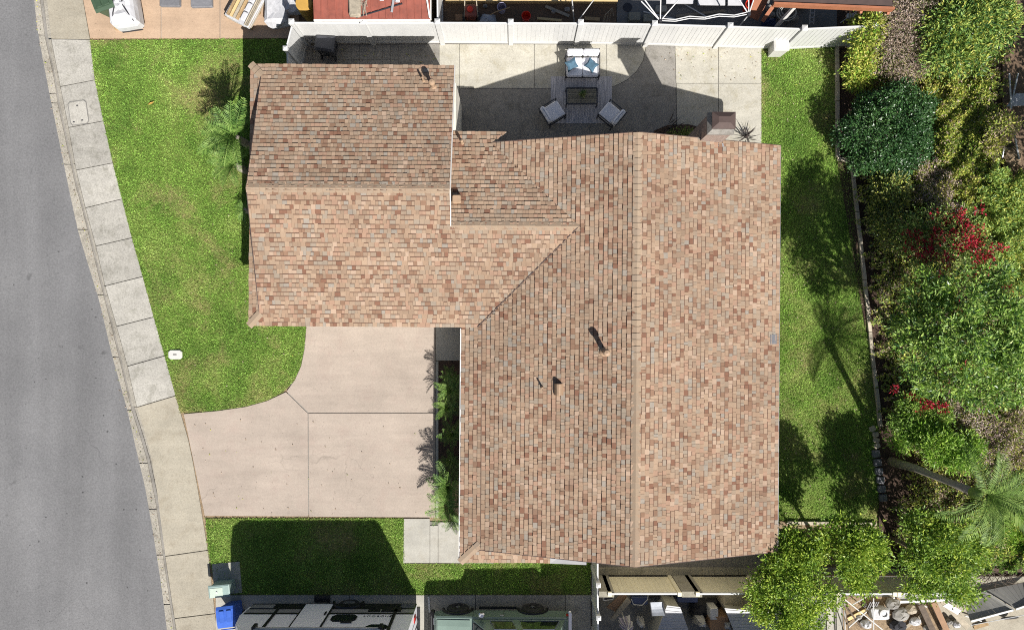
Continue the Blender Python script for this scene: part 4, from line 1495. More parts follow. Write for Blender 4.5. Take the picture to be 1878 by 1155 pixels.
bush('grey_shrub', 'grey green shrub at the top edge between dry and dark shrubs', 'shrub', [PL(1705, 10, 2.0, .6, .7, .6), PL(1690, -20, 2.2, .6, .5, .5)], 3600, .10, .035, ['leaf_dry', 'leaf_olive'], [.5, .5], clump=.2, r=.04, twigs=8)
# low planting that nobody could count, in patches over the bank
def cover(label, region, n, L, Wd, mats, w, zoff=.1, amp=.35):
    q = np.column_stack([rng.uniform(min(a for a, _ in region), max(a for a, _ in region), n), rng.uniform(min(b for _, b in region), max(b for _, b in region), n)])
    jit = 10 * np.column_stack([np.sin(q[:, 1] * .11) + np.sin(q[:, 1] * .31 + 1), np.sin(q[:, 0] * .13 + 2) + np.sin(q[:, 0] * .29)])
    q = q[in_poly(q + jit, region)]
    zz = np.array([bank_z(a, b) for a, b in q])
    lump = np.clip(np.sin(q[:, 0] * .085 + np.sin(q[:, 1] * .06) * 1.5) * np.sin(q[:, 1] * .075 + np.sin(q[:, 0] * .05)) + .25 * np.sin(q[:, 0] * .31) * np.sin(q[:, 1] * .27), -1, 1)
    z = zz + zoff + amp * (lump + 1) / 2 * rng.random(len(q)) ** .4
    s = (HCAM - z) / FPX
    P = np.column_stack([(q[:, 0] - VX) * s, (VY - q[:, 1]) * s, z])
    N = len(P)
    D = unit(rng.normal(size=(N, 3)) + np.array([0, 0, .5]))
    nr = unit(rng.normal(size=(N, 3)) * .7 + np.array([0, 0, .8]))
    ls = L * rng.uniform(.6, 1.3, N)
    mi = rng.choice(len(mats), N, p=w)
    o = link('ground_cover', leafmesh('ground_cover', P, D, nr, ls, ls * Wd / L, mats, mi))
    tag(o, label, 'ground cover', kind='stuff')


cover('mixed low growth spreading over the whole planted bank', [(1620, -10), (1845, -10), (1838, 300), (1900, 340), (1900, 1040), (1650, 1040), (1640, 960), (1680, 840), (1626, 740), (1592, 430), (1572, 330), (1580, 130), (1560, 90)], 78000, .105, .046, ['leaf_cover', 'leaf_olive', 'leaf_tree', 'leaf_dry'], [.5, .15, .2, .15], .05, .45)
cover('yellow green creeping ground cover over the upper bank', [(1700, 130), (1800, 100), (1822, 200), (1815, 330), (1850, 440), (1800, 440), (1700, 400), (1660, 330), (1720, 250), (1690, 170)],
      44000, .095, .04, ['leaf_cover', 'leaf_bright', 'leaf_dry'], [.72, .16, .12], .08, .42)
cover('pinkish dry ground cover patch above the red flowers', [(1670, 290), (1720, 280), (1755, 340), (1770, 420), (1720, 420), (1680, 370)], 5500, .075, .03, ['leaf_mauve', 'leaf_dry', 'leaf_cover'], [.6, .25, .15], .25, .35)
cover('silvery dry ground cover in the lower bank by the palm', [(1725, 730), (1790, 725), (1840, 770), (1860, 850), (1790, 850), (1740, 800)], 6000, .075, .03, ['leaf_mauve', 'leaf_dry', 'leaf_cover'], [.6, .25, .15], .25, .35)
cover('brown dry litter and weeds beside the palm trunk', [(1690, 860), (1760, 860), (1790, 960), (1700, 960)], 3200, .08, .03, ['leaf_dry', 'leaf_olive'], [.7, .3], .1, .25)
cover('dark low weeds in the shaded bed behind the edging', [(1590, 300), (1660, 300), (1690, 480), (1680, 760), (1640, 780), (1610, 560), (1585, 400)], 6500, .10, .045, ['leaf_olive', 'leaf_dry', 'leaf_hedge'], [.5, .3, .2], .05, .3)
cover('tangled green growth on the bank below the palm', [(1770, 940), (1900, 880), (1900, 1045), (1840, 1050), (1770, 1035)], 14000, .11, .045, ['leaf_tree', 'leaf_olive', 'leaf_bright'], [.5, .3, .2], .08, .3)
cover('bright green weeds at the lower edge of the bank', [(1815, 930), (1900, 930), (1900, 1015), (1840, 1010)], 5200, .10, .04, ['leaf_bright', 'leaf_cover'], [.8, .2], .12, .4)
cover('olive green growth along the dark boundary strip', [(1810, 300), (1900, 330), (1900, 560), (1850, 520), (1790, 470), (1800, 380)], 15000, .11, .042, ['leaf_tree', 'leaf_cover'], [.6, .4], .4, .5)
cover('orange brown dry ground cover right of silvery patch', [(1840, 720), (1895, 720), (1895, 860), (1850, 860)], 3600, .08, .03, ['leaf_dry', 'leaf_cover', 'leaf_mauve'], [.5, .35, .15], .25, .35)

bush('olive_shrub', 'small olive shrub by the pipes at the frame edge', 'shrub', [PL(1835, 235, 1.9, .42, .4, .35), PL(1820, 262, 1.7, .3, .3, .3)], 2400, .10, .04, ['leaf_cover', 'leaf_dry'], [.65, .35], clump=.16, r=.03)
bush('under_shrub', 'dark olive shrub in shade below the round shrub', 'shrub', [PL(1632, 350, .9, .6, .55, .5), PL(1640, 425, 1.1, .6, .6, .55), PL(1612, 385, .7, .4, .4, .4)], 5200, .11, .05, ['leaf_olive', 'leaf_cover', 'leaf_hedge'], [.5, .3, .2], clump=.2, r=.04)
# red flowering bougainvillea
bo = thing('bougainvillea', 'red flowering bougainvillea scrambling above the big tree', 'shrub', (*W2(1690, 470), .3))
bl = [PL(1660, 428, 2.0, .16, .14, .14), PL(1668, 455, 2.1, .12, .12, .1), PL(1712, 395, 2.2, .12, .1, .1), PL(1790, 385, 2.3, .14, .12, .1), PL(1830, 455, 2.4, .12, .1, .1), PL(1720, 500, 2.4, .1, .1, .1), PL(1672, 432, 2.1, .26, .2, .2), PL(1690, 455, 2.2, .38, .42, .3), PL(1757, 405, 2.3, .42, .4, .3), PL(1772, 435, 2.4, .5, .42, .32), PL(1728, 430, 2.3, .34, .34, .3), PL(1797, 460, 2.4, .36, .34, .3),
      PL(1735, 478, 2.3, .28, .22, .2), PL(1700, 470, 2.1, .3, .28, .24), PL(1805, 495, 2.3, .42, .25, .2)]
foliage('flowers', bo, bl, 2100, .09, .065, ['leaf_red'], .12, 11, .5, -.2, None, .7, 'stuff')
foliage('crown', bo, [(l[0], l[1], l[2] - .14, l[3] * 1.35, l[4] * 1.35, l[5]) for l in bl] + [PL(1700, 405, 2.0, .6, .4, .4)], 6500, .095, .045, ['leaf_tree', 'leaf_olive'], .2, 20, .5, -.2, [.65, .35])
limbs(bo, (*W2(1690, 470), .3), bl, .06, 'twig', 5)
# the tall tree over the bank
TL = [PL(1700, 545, 4.3, .7, .75, .7), PL(1690, 620, 4.5, .75, .8, .75), PL(1760, 545, 4.7, .85, .75, .75), PL(1770, 630, 5.0, .95, .95, .8), PL(1835, 575, 4.7, .8, .8, .75), PL(1840, 660, 4.8, .8, .8, .75),
      PL(1740, 695, 4.6, .75, .6, .65), PL(1800, 720, 4.4, .7, .55, .6), PL(1865, 620, 4.6, .7, .9, .7), PL(1690, 690, 3.6, .45, .5, .5), PL(1660, 600, 3.6, .4, .5, .5), PL(1820, 505, 4.2, .55, .45, .5), PL(1870, 700, 4.4, .6, .6, .6)]
tt = thing('broadleaf_tree', 'largest tree on the bank with pale green leaf clusters', 'tree', (*W2(1622, 600), .1))
foliage('crown', tt, TL, 21000, .135, .05, ['leaf_tree', 'leaf_bright', 'leaf_hedge'], .17, 40, .75, -.5, [.66, .2, .14])
foliage('flowers', tt, [PL(1755, 565, 4.9, .16, .12, .12), PL(1765, 580, 4.95, .1, .1, .1), PL(1735, 712, 4.6, .14, .1, .1), PL(1850, 525, 4.7, .12, .1, .1), PL(1775, 672, 5.1, .14, .1, .1)], 110, .08, .05, ['leaf_red'], .08, 8, .5, kind='stuff')
limbs(tt, (*W2(1622, 600), .1), TL, .14, 'bark', 4)
fb = thing('flowering_shrub', 'small shrub with red blooms beside the edging corner', 'shrub', (*W2(1690, 740), .4))
fl = [PL(1690, 742, 1.4, .32, .2, .2), PL(1727, 748, 1.5, .16, .18, .18), PL(1640, 712, 1.2, .12, .1, .1), PL(1672, 725, 1.3, .2, .12, .15)]
foliage('flowers', fb, fl, 520, .09, .065, ['leaf_red'], .09, 11, .5, kind='stuff')
foliage('crown', fb, [PL(1680, 745, 1.2, .55, .45, .4), PL(1660, 775, 1.0, .5, .45, .4), PL(1720, 760, 1.2, .4, .4, .4)], 5600, .10, .045, ['leaf_tree', 'leaf_bright'], .18, 20, .45, -.2, [.7, .3])
limbs(fb, (*W2(1690, 740), .3), fl, .035, 'twig', 3)
bush('bright_shrub', 'bright green leafy shrub above the palm trunk', 'shrub', [PL(1720, 815, 1.6, .6, .5, .5), PL(1760, 835, 1.7, .5, .45, .45), PL(1690, 790, 1.3, .45, .4, .4), PL(1775, 815, 1.5, .35, .35, .35), PL(1650, 800, .8, .35, .4, .35)],
     7500, .14, .045, ['leaf_bright', 'leaf_tree'], [.7, .3], clump=.2, per=20, r=.05)
# citrus trees by the lower fence
bush('citrus_tree', 'lowest citrus tree overlapping the house corner and fence', 'tree',
     [PL(1430, 1020, 2.3, .75, .62, .62), PL(1485, 1030, 2.5, .65, .6, .6), PL(1400, 1065, 2.1, .6, .55, .5), PL(1450, 1085, 2.5, .9, .7, .7), PL(1440, 1130, 2.3, .85, .6, .6), PL(1500, 1090, 2.3, .6, .55, .5), PL(1395, 1110, 2.0, .5, .5, .5), PL(1480, 1135, 2.2, .6, .5, .5)],
     13500, .115, .055, 'leaf_citrus', clump=.19, per=34, shell=.75, base=(*W2(1412, 1035), 0), r=.08, group='citrus trees by the lower fence')
bush('citrus_tree', 'middle citrus tree behind the cream fence', 'tree',
     [PL(1545, 975, 2.8, .6, .5, .55), PL(1585, 985, 2.9, .6, .55, .55), PL(1560, 1025, 2.9, .55, .6, .55), PL(1600, 1020, 2.7, .45, .6, .5), PL(1575, 1065, 2.6, .5, .4, .45), PL(1450, 985, 2.4, .5, .4, .4), PL(1510, 990, 2.6, .5, .45, .45), PL(1475, 1000, 2.5, .5, .45, .4)],
     11000, .115, .055, 'leaf_citrus', clump=.18, per=34, shell=.75, base=(*W2(1492, 982), 0), r=.08, group='citrus trees by the lower fence')
bush('citrus_tree', 'citrus tree nearest the palm at the bank foot', 'tree',
     [PL(1690, 965, 2.8, .7, .6, .6), PL(1735, 985, 3.0, .75, .65, .65), PL(1680, 1020, 2.8, .7, .6, .6), PL(1740, 1035, 2.9, .75, .65, .6), PL(1780, 1010, 2.6, .5, .55, .5), PL(1690, 1070, 2.5, .65, .45, .5), PL(1750, 1075, 2.6, .6, .4, .45), PL(1775, 1088, 2.3, .35, .25, .3)],
     13500, .115, .055, ['leaf_citrus', 'leaf_tree'], [.7, .3], clump=.18, per=34, shell=.75, base=(*W2(1630, 985), 0), r=.09, group='citrus trees by the lower fence')
# unseen trees outside the frame, added to shade the strip at its edge
for i, (px, py, z, r) in enumerate(((2062, 199, 4.0, 1.25), (2060, 333, 4.0, 1.25))):
    bush('unseen_tree', ['tall unseen tree added to shade the strip upper end', 'tall unseen tree added to shade the strip lower end'][i], 'tree',
         [PL(px, py, z, r, r, .9), PL(px + 30, py - 60, z - .3, r * .9, r * .9, .8)], 5000, .14, .06, 'leaf_tree', clump=.3, per=24, r=.1, group='unseen trees along the boundary')
# flax clumps by the chimney
for i, (px, py, n, L) in enumerate(((1368, 251, 26, .55), (1228, 236, 12, .6))):
    c = W(px, py, .05)
    P = np.tile(np.array(c), (n, 1)) + rng.normal(size=(n, 3)) * np.array([.05, .05, 0])
    az = rng.uniform(0, 2 * math.pi, n)
    D = np.column_stack([np.cos(az), np.sin(az), rng.uniform(.4, 1.4, n)])
    t_ = thing('flax_plant', ['dark strappy plant at the base of the chimney', 'thin strappy plant in the shaded bed by the gable'][i], 'plant', c)
    me = leafmesh('leaves', P - np.array(c), D, np.tile([[0, 0, 1.]], (n, 1)), rng.uniform(.6, 1.1, n) * L, .035, ['leaf_flax'])
    link('leaves', me, t_)
    MB().lathe([(.06, 0), (.07, .08), (.03, .16)], c, 7).build('base', 'leaf_flax', t_)
structure('gable_bed', MB().prism(pix([(1190, 262), (1200, 240), (1225, 230), (1262, 229), (1290, 236), (1300, 262)]), -.05, .045), 'mulch')
cover_poly = [W2(1215, 240), W2(1270, 236), W2(1290, 250), W2(1215, 250)]
cc = W(1250, 244, .15)
bush('bed_plant', 'low green plant in the dark bed beside the chimney', 'plant', [(cc[0], cc[1], .15, .45, .12, .1)], 500, .08, .04, ['leaf_olive', 'leaf_tree'], [.6, .4], clump=.1, per=12, r=.015)

# leaf litter and grit that the wind has left about
n = 1500
lit = []
for poly, m in ((LAWN_R, 700), ([(1190, 84), (1396, 84), (1396, 150), (1250, 150)], 60), ([(560, 84), (800, 84), (800, 115), (560, 115)], 120), ([(340, 770), (798, 770), (798, 946), (375, 944)], 70), (LAWN_F, 160)):
    xs_, ys_ = [p[0] for p in poly], [p[1] for p in poly]
    q = np.column_stack([rng.uniform(min(xs_), max(xs_), m * 2), rng.uniform(min(ys_), max(ys_), m * 2)])
    q = q[in_poly(q, poly)][:m]
    lit.append(q)
gy_ = rng.uniform(0, 1155, 260)
lit.append(np.column_stack([np.array([yinterp(KRB, y) for y in gy_]) - 6 - np.abs(rng.normal(0, 5, 260)), gy_]))
q = np.concatenate(lit)
zz = np.where(q[:, 0] < 340, -.112, .045)
sc_ = (HCAM - zz) / FPX
P = np.column_stack([(q[:, 0] - VX) * sc_, (VY - q[:, 1]) * sc_, zz])
N = len(P)
ls = rng.uniform(.025, .075, N)
tag(link('leaf_litter', leafmesh('leaf_litter', P, unit(rng.normal(size=(N, 3)) * np.array([1, 1, .2])), unit(rng.normal(size=(N, 3)) * .3 + np.array([0, 0, 1.])), ls, ls * .5, ['leaf_dry', 'leaf_olive', 'leaf_cover'], rng.choice(3, N, p=[.7, .15, .15]))),
    'dry fallen leaves scattered over lawn, paving and gutter', 'leaf litter', kind='stuff')

# ------------------------------------------------------------------ patio furniture
rx0, ry0 = W2(1010, 227)
rx1, ry1 = W2(1122, 141)
one('outdoor_rug', MB().box(rx0, ry0, .0215, rx1, ry1, .032), 'rug', 'grey striped outdoor rug under the patio table', 'rug')


def cushion(x0, y0, z0, x1, y1, z1, c=.04):
    mb = MB()
    rings = []
    for i, z in ((c * .6, z0), (0, z0 + c), (0, z1 - c), (c * .9, z1)):
        rings.append([(x0 + i + c, y0 + i, z), (x1 - i - c, y0 + i, z), (x1 - i, y0 + i + c, z), (x1 - i, y1 - i - c, z), (x1 - i - c, y1 - i, z), (x0 + i + c, y1 - i, z), (x0 + i, y1 - i - c, z), (x0 + i, y0 + i + c, z)])
    return mb.loft(rings)


def seat(name, label, cat, loc, rz, w, d, ns, group=None):
    """outdoor seat facing local +y; back at -y"""
    t = thing(name, label, cat, loc, rz, group)
    hw, hd = w / 2, d / 2
    fr = MB()
    for s in (-1, 1):
        fr.bar((s * hw, -hd, .3), (s * hw, hd, .3), .035, .04)
        fr.bar((s * (hw + .01), -hd - .02, .60), (s * (hw + .01), hd, .58), .03, .03)
    fr.bar((-hw, hd, .3), (hw, hd, .3), .05, .05)
    fr.bar((-hw, -hd, .3), (hw, -hd, .3), .05, .05)
    fr.bar((-hw, -hd - .09, .70), (hw, -hd - .09, .70), .03, .04)
    fr.build('frame', 'dark_metal', t, local=True)
    for sx in (-1, 1):
        for sy in (-1, 1):
            MB().bar((sx * (hw + .01), sy * hd, 0), (sx * (hw + .01), sy * hd, .58), .032, .032).build('leg', 'dark_metal', t, local=True)
    cw = (w - .03) / ns
    for k in range(ns):
        x0 = -hw + .015 + cw * k
        cushion(x0 + .006, -hd + .1, .32, x0 + cw - .006, hd + .02, .47).build('seat_cushion', 'cushion_white', t, local=True, smooth=False)
        mb = cushion(x0 + .006, -hd - .07, .46, x0 + cw - .006, -hd + .09, .84, .045)
        mb.build('back_cushion', 'cushion_white', t, local=True)
    return t


c = W(1068, 121, .4)
sofa = seat('loveseat', 'white cushioned loveseat with two blue pillows on the patio', 'sofa', (c[0], c[1], .02), math.pi, 1.13, .74, 2)
for i, (px, py, rz) in enumerate(((1048, 120, .5), (1084, 121, -.7))):
    p = W(px, py, .56)
    mb = MB()
    mb.loft([[(a * s, b * s, z) for a, b in ((-.2, -.19), (0, -.15), (.2, -.19), (.16, 0), (.2, .19), (0, .15), (-.2, .19), (-.16, 0))] for s, z in ((.7, -.07), (1, -.02), (1, .02), (.65, .085))])
    mb.v = [(x, y * .8 - z * .5, z * .8 + y * .5) for x, y, z in mb.v]
    tp = one('pillow', shape(mb, rz, (p[0], p[1], p[2] + .07)), 'cushion_blue', ['blue pillow at the left end of the loveseat', 'blue pillow at the right end of the loveseat'][i], 'pillow', 'pillows on the loveseat')
c = W(1014, 207, .4)
seat('armchair', 'white cushioned armchair left of the patio table', 'chair', (c[0], c[1], .02), rad(-58), .62, .62, 1, 'armchairs on the patio')
c = W(1120, 210, .4)
seat('armchair', 'white cushioned armchair right of the patio table', 'chair', (c[0], c[1], .02), rad(50), .62, .62, 1, 'armchairs on the patio')
x0, y0 = W2(1039, 191, .4)
x1, y1 = W2(1095, 162, .4)
tb = thing('coffee_table', 'low slatted grey wood patio coffee table on the rug', 'table', ((x0 + x1) / 2, (y0 + y1) / 2, .033))
for k in range(7):
    a = y0 + .03 + (y1 - y0 - .06) * k / 7
    MB().box(x0 + .03, a + .004, .405, x1 - .03, a + (y1 - y0 - .06) / 7 - .006, .43).build('slat', 'slat_wood', tb)
fr = MB()
for a, b in (((x0, y0), (x1, y0)), ((x0, y1), (x1, y1)), ((x0, y0), (x0, y1)), ((x1, y0), (x1, y1))):
    fr.bar((*a, .41), (*b, .41), .04, .05)
fr.build('frame', 'dark_metal', tb)
for a in (x0, x1):
    for b in (y0, y1):
        MB().bar((a, b, .034), (a, b, .385), .04, .04).build('leg', 'dark_metal', tb)
c = W(1068, 174, .5)
pp = thing('potted_plant', 'small dark potted plant on the coffee table', 'plant', (c[0], c[1], .432))
MB().lathe([(.06, .432), (.08, .52), (.075, .53), (.05, .5)], (c[0], c[1], 0), 12).build('pot', 'dark_metal', pp)
n = 60
az = rng.uniform(0, 6.28, n)
D = np.column_stack([np.cos(az), np.sin(az), rng.uniform(.2, 1.2, n)])
link('leaves', leafmesh('leaves', np.tile([[0, 0, .09]], (n, 1)) + rng.normal(size=(n, 3)) * .015, D, np.tile([[0, 0, 1.]], (n, 1)), rng.uniform(.12, .24, n), .03, ['leaf_olive', 'leaf_hedge'], rng.integers(0, 2, n)), pp)

# white deck box at the end of the patio
a, b = W(1406, 107, .05), W(1434, 80, .05)
bx = thing('storage_box', 'white plastic storage box where the patio meets back lawn', 'box', ((a[0] + b[0]) / 2, (a[1] + b[1]) / 2, 0))
MB().loft([[(a[0] + .05, a[1] + .05, 0), (b[0] - .05, a[1] + .05, 0), (b[0] - .05, b[1] - .05, 0), (a[0] + .05, b[1] - .05, 0)],
           [(a[0] + .02, a[1] + .02, .72), (b[0] - .02, a[1] + .02, .72), (b[0] - .02, b[1] - .02, .72), (a[0] + .02, b[1] - .02, .72)]]).build('body', 'lawn_box', bx)
MB().cbox(a[0], a[1], .722, b[0], b[1], .80, .02).build('lid', 'lawn_box', bx)
MB().box(a[0] + .06, a[1] + .06, .802, b[0] - .06, b[1] - .06, .812).build('lid_panel', 'lawn_box', bx)
# black cart in the side yard
a, b = W(585, 103, .4), W(617, 72, .4)
ct = thing('storage_cart', 'black lidded storage cart in the shaded side yard', 'cart', ((a[0] + b[0]) / 2, (a[1] + b[1]) / 2, 0), rad(-8))
MB().loft([[(-.25, -.2, .08), (.25, -.2, .08), (.25, .2, .08), (-.25, .2, .08)], [(-.3, -.24, .78), (.3, -.24, .78), (.3, .24, .78), (-.3, .24, .78)]]).build('body', 'charcoal_plastic', ct, local=True)
MB().loft([[(-.33, -.27, .785), (.33, -.27, .785), (.33, .27, .785), (-.33, .27, .785)], [(-.33, -.27, .82), (.33, -.27, .82), (.33, .27, .82), (-.33, .27, .82)], [(-.26, -.2, .88), (.26, -.2, .88), (.26, .2, .88), (-.26, .2, .88)]]).build('lid', 'charcoal_plastic', ct, local=True)
for s in (-1, 1):
    MB().tube([(s * .24 - .02, -.26, .09), (s * .24 + .02, -.26, .09)], .09, 12).build('wheel', 'rubber', ct, local=True)
MB().tube([(-.32, -.15, .7), (-.5, -.15, .75), (-.5, .15, .75), (-.32, .15, .7)], .018, 6).build('handle', 'dark_metal', ct, local=True)

# ------------------------------------------------------------------ along the street
c = W(322, 650, .02)
mb = MB()
mb.loft([[(c[0] + sx * .24 * s - .0, c[1] + sy * .16 * s, z) for sx, sy in ((-1, -.6), (-.7, -1), (.7, -1), (1, -.6), (1, .6), (.7, 1), (-.7, 1), (-1, .6))] for s, z in ((1, 0), (1, .05), (.92, .075))])
mbx = thing('meter_box', 'white oval meter box lid set in the front lawn', 'meter box', (c[0], c[1], 0))
mb.build('lid', 'lawn_box', mbx)
MB().box(c[0] - .06, c[1] - .025, .076, c[0] + .06, c[1] + .025, .084).build('handle', 'stone_grey', mbx)
# meter cover cast in the sidewalk
c0 = Vector(W(144, 207, .02))
rz = rad(-13.5) * -1
mc = thing('meter_cover', 'rounded concrete meter cover set into the sidewalk', 'cover', c0, rad(-8) * -1)
MB().loft([[(sx * .33, sy * .42, z) for sx, sy in ((-1, -.8), (-.8, -1), (.8, -1), (1, -.8), (1, .8), (.8, 1), (-.8, 1), (-1, .8))] for z in (-.05, .008)]).build('rim', 'stone_grey', mc, local=True)
MB().loft([[(sx * .30, sy * .39, z) for sx, sy in ((-1, -.8), (-.8, -1), (.8, -1), (1, -.8), (1, .8), (.8, 1), (-.8, 1), (-1, .8))] for z in (-.04, .016)]).build('lid', 'sidewalk_concrete', mc, local=True)
for q in ((-.0, .25), (.1, -.28), (-.2, -.3)):
    MB().box(q[0] - .035, q[1] - .02, .0165, q[0] + .035, q[1] + .02, .019).build('slot', 'dark_metal', mc, local=True)
# fallen palm leaf on lawn
c = W(277, 190, .06)
one('fallen_leaf', shape(MB().loft([[(-.12, 0, 0), (0, -.03, .01), (.14, 0, .02), (0, .03, .015)], [(-.12, 0, .01), (0, -.03, .025), (.14, 0, .03), (0, .03, .03)]]), .4, c), 'dry_leaf' if 'dry_leaf' in MATS else 'yellow_board', 'curled orange fallen leaf on the front lawn', 'leaf')
# green utility cabinet on its pad
a, b = W2(392, 1082), W2(421, 1062)
uc = thing('utility_cabinet', 'pale green utility cabinet on a pad by the sidewalk', 'cabinet', ((a[0] + b[0]) / 2 + .2, (a[1] + b[1]) / 2, 0), rad(5))
MB().box(-.46, -.3, 0, .5, .78, .035).build('pad', 'walk_concrete', uc, local=True)
MB().cbox(-.36, -.16, .036, .30, .2, .62, .03).build('body', 'utility_green', uc, local=True)
MB().loft([[(-.39, -.19, .622), (.33, -.19, .622), (.33, .23, .622), (-.39, .23, .622)], [(-.39, -.19, .66), (.33, -.19, .66), (.33, .23, .66), (-.39, .23, .66)], [(-.35, -.15, .68), (.29, -.15, .68), (.29, .19, .68), (-.35, .19, .68)]]).build('lid', 'utility_green', uc, local=True)
MB().box(-.34, -.17, .682, .1, .14, .69).build('label_plate', 'utility_top', uc, local=True)
MB().lathe([(.03, .692), (.03, .712), (.01, .715)], (-.1, 0, 0), 8).build('knob', 'white_metal', uc, local=True)


def wheelie(name, label, px, py, rz, mat, group=None, k=1.0):
    """wheeled bin, lid up to 1.1 m; hinge at local +y"""
    c = W(px, py, 1.05)
    t = thing(name, label, 'bin', (c[0], c[1], .02), rz, group)
    t.scale = (k, k, k)
    MB().loft([[(-.22, -.24, .06), (.22, -.24, .06), (.22, .22, .06), (-.22, .22, .06)], [(-.29, -.34, .95), (.29, -.34, .95), (.29, .3, .95), (-.29, .3, .95)],
               [(-.32, -.37, .96), (.32, -.37, .96), (.32, .32, .96), (-.32, .32, .96)], [(-.32, -.37, 1.0), (.32, -.37, 1.0), (.32, .32, 1.0), (-.32, .32, 1.0)]]).build('body', mat, t, local=True)
    mb = MB()
    prof = [(-.4, 1.005), (-.4, 1.03), (-.3, 1.07), (.1, 1.1), (.33, 1.07), (.36, 1.005)]
    mb.loft([[(x, y, z) for y, z in prof] for x in (-.33, -.3, .3, .33)])
    l = mb.build('lid', mat, t, local=True)
    for s in (-.13, .13):
        MB().cbox(s - .09, -.28, 1.07, s + .09, .16, 1.112, .02).build('lid_rib', mat, l, local=True)
    MB().tube([(-.25, .42, 1.0), (.25, .42, 1.0)], .022, 6).build('handle', mat, t, local=True)
    for s in (-1, 1):
        MB().tube([(s * .25 - .03, .26, .1), (s * .25 + .03, .26, .1)], .12, 12).build('wheel', 'rubber', t, local=True)
    return t


wheelie('wheelie_bin', 'bright blue wheeled recycling bin by the sidewalk and trailer', 414, 1133, rad(187), 'blue_bin', None, .95)
wheelie('wheelie_bin', 'dark green wheeled bin on the pink concrete', 186, -2, rad(20), 'green_bin')

# ------------------------------------------------------------------ travel trailer
TX0, TX1, TY, TZ = -9.0, -3.3, W(0, 1104, .35)[1], 3.25
rv = thing('travel_trailer', 'white and black travel trailer parked along the lower lawn', 'trailer', ((TX0 + TX1) / 2, TY - 1.2, 0.02))


def rvbox(x0, z0, x1, z1, name, mat, parent, y=0.0, t=.012):
    return MB().box(x0, TY + y, z0, x1, TY + y + t, z1).build(name, mat, parent)


body = MB()
prof = [(TX0 + .25, .5), (TX1, .5), (TX1, TZ - .12), (TX1 - .12, TZ), (TX0 + .95, TZ), (TX0 + .55, TZ - .25), (TX0 + .12, 2.2), (TX0, 1.5), (TX0 + .05, .8)]
body.loft([[(x, TY, z) for x, z in prof], [(x, TY - 2.4, z) for x, z in prof]])
bd = body.build('body', 'rv_white', rv)
rvbox(TX0 + .12, .48, TX1 - .01, .98, 'skirt', 'rv_black', rv, .001)
rvbox(TX0 + .08, .99, TX1 - .01, 1.28, 'grey_band', 'rv_grey', rv, .001)
rvbox(TX0 + .08, 1.29, TX1 - .01, 1.40, 'trim_strip', 'rv_black', rv, .001)
for x in (TX0 + 1.05, TX1 - .68):
    rvbox(x, .99, x + .10, 2.75, 'seam_trim', 'rv_black', rv, .015)
for x in (TX0 + 1.95, ):
    d = rvbox(x, .62, x + .92, 2.52, 'door', 'rv_white', rv, .016, .03)
    rvbox(x - .06, .6, x - .005, 2.6, 'frame', 'rv_black', d, .02)
    rvbox(x + .925, .6, x + .98, 2.6, 'frame', 'rv_black', d, .02)
    MB().bar((x + .86, TY + .06, 1.35), (x + .86, TY + .06, 1.6), .05, .05).build('handle', 'rv_black', d)
    MB().box(x + .2, TY, .32, x + .75, TY + .24, .37).build('step', 'rv_black', rv)


def rwin(x0, z0, x1, z1, c=.1, y=.012):
    mb = MB()
    pr = [(x0 + c, z0), (x1 - c, z0), (x1, z0 + c), (x1, z1 - c), (x1 - c, z1), (x0 + c, z1), (x0, z1 - c), (x0, z0 + c)]
    mb.loft([[(a, TY + y, b) for a, b in pr], [(a, TY + y + .025, b) for a, b in pr]])
    w = mb.build('window', 'glass_dark', rv)
    mb = MB()
    pr2 = [(x0 + c - .03, z0 - .04), (x1 - c + .03, z0 - .04), (x1 + .04, z0 + c), (x1 + .04, z1 - c), (x1 - c + .03, z1 + .04), (x0 + c - .03, z1 + .04), (x0 - .04, z1 - c), (x0 - .04, z0 + c)]
    mb.loft([[(a, TY + .003, b) for a, b in pr2], [(a, TY + y + .006, b) for a, b in pr2]])
    mb.build('frame', 'rv_black', w)
    return w


rwin(TX0 + 3.1, 1.5, TX0 + 3.85, 1.98)
rwin(TX0 + 4.35, 2.3, TX0 + 5.0, 2.62, .12)
rvbox(TX0 + 3.45, 2.05, TX0 + 3.8, 2.14, 'outlet_box', 'rv_black', rv, .014, .05)
rvbox(TX0 + 4.15, .86, TX0 + 4.55, 1.22, 'service_hatch', 'rv_black', rv, .015)
rvbox(TX0 + 4.6, .86, TX0 + 5.25, 1.22, 'service_hatch', 'rv_black', rv, .015)
rvbox(TX0 + .15, .6, TX0 + .9, .9, 'service_hatch', 'rv_grey', rv, .014)
for k in range(4):
    rvbox(TX1 - .52, .58 + k * .09, TX1 - .05, .6 + k * .09, 'skirt_line', 'rv_grey', rv, .014)
aw = MB().tube([(TX0 + .9, TY + .09, 2.80), (TX1 - .85, TY + .09, 2.80)], .055, 12).build('awning', 'galv_metal', rv, smooth=True)
for x in (TX0 + .9, TX1 - .85):
    MB().box(x - .05, TY + .001, 2.55, x + .05, TY + .17, 2.85).build('bracket', 'rv_black', aw)
for x in (TX0 + 3.35,):
    MB().lathe([(.38, -.1), (.38, .1)], (0, 0, 0), 24)
    tw = MB()
    tw.tube([(x, TY - .24, .37), (x, TY - .02, .37)], .35, 24)
    ty = tw.build('wheel', 'rubber', rv)
    MB().tube([(x, TY - .05, .37), (x, TY - .005, .37)], .2, 16).build('rim', 'grey_metal', ty)
    ar = MB()
    pts = [(x + .5 * math.cos(a), TY + .03, .42 + .5 * math.sin(a)) for a in [math.pi * k / 10 for k in range(11)]]
    ar.tube(pts, .06, 5).build('fender', 'rv_black', rv)
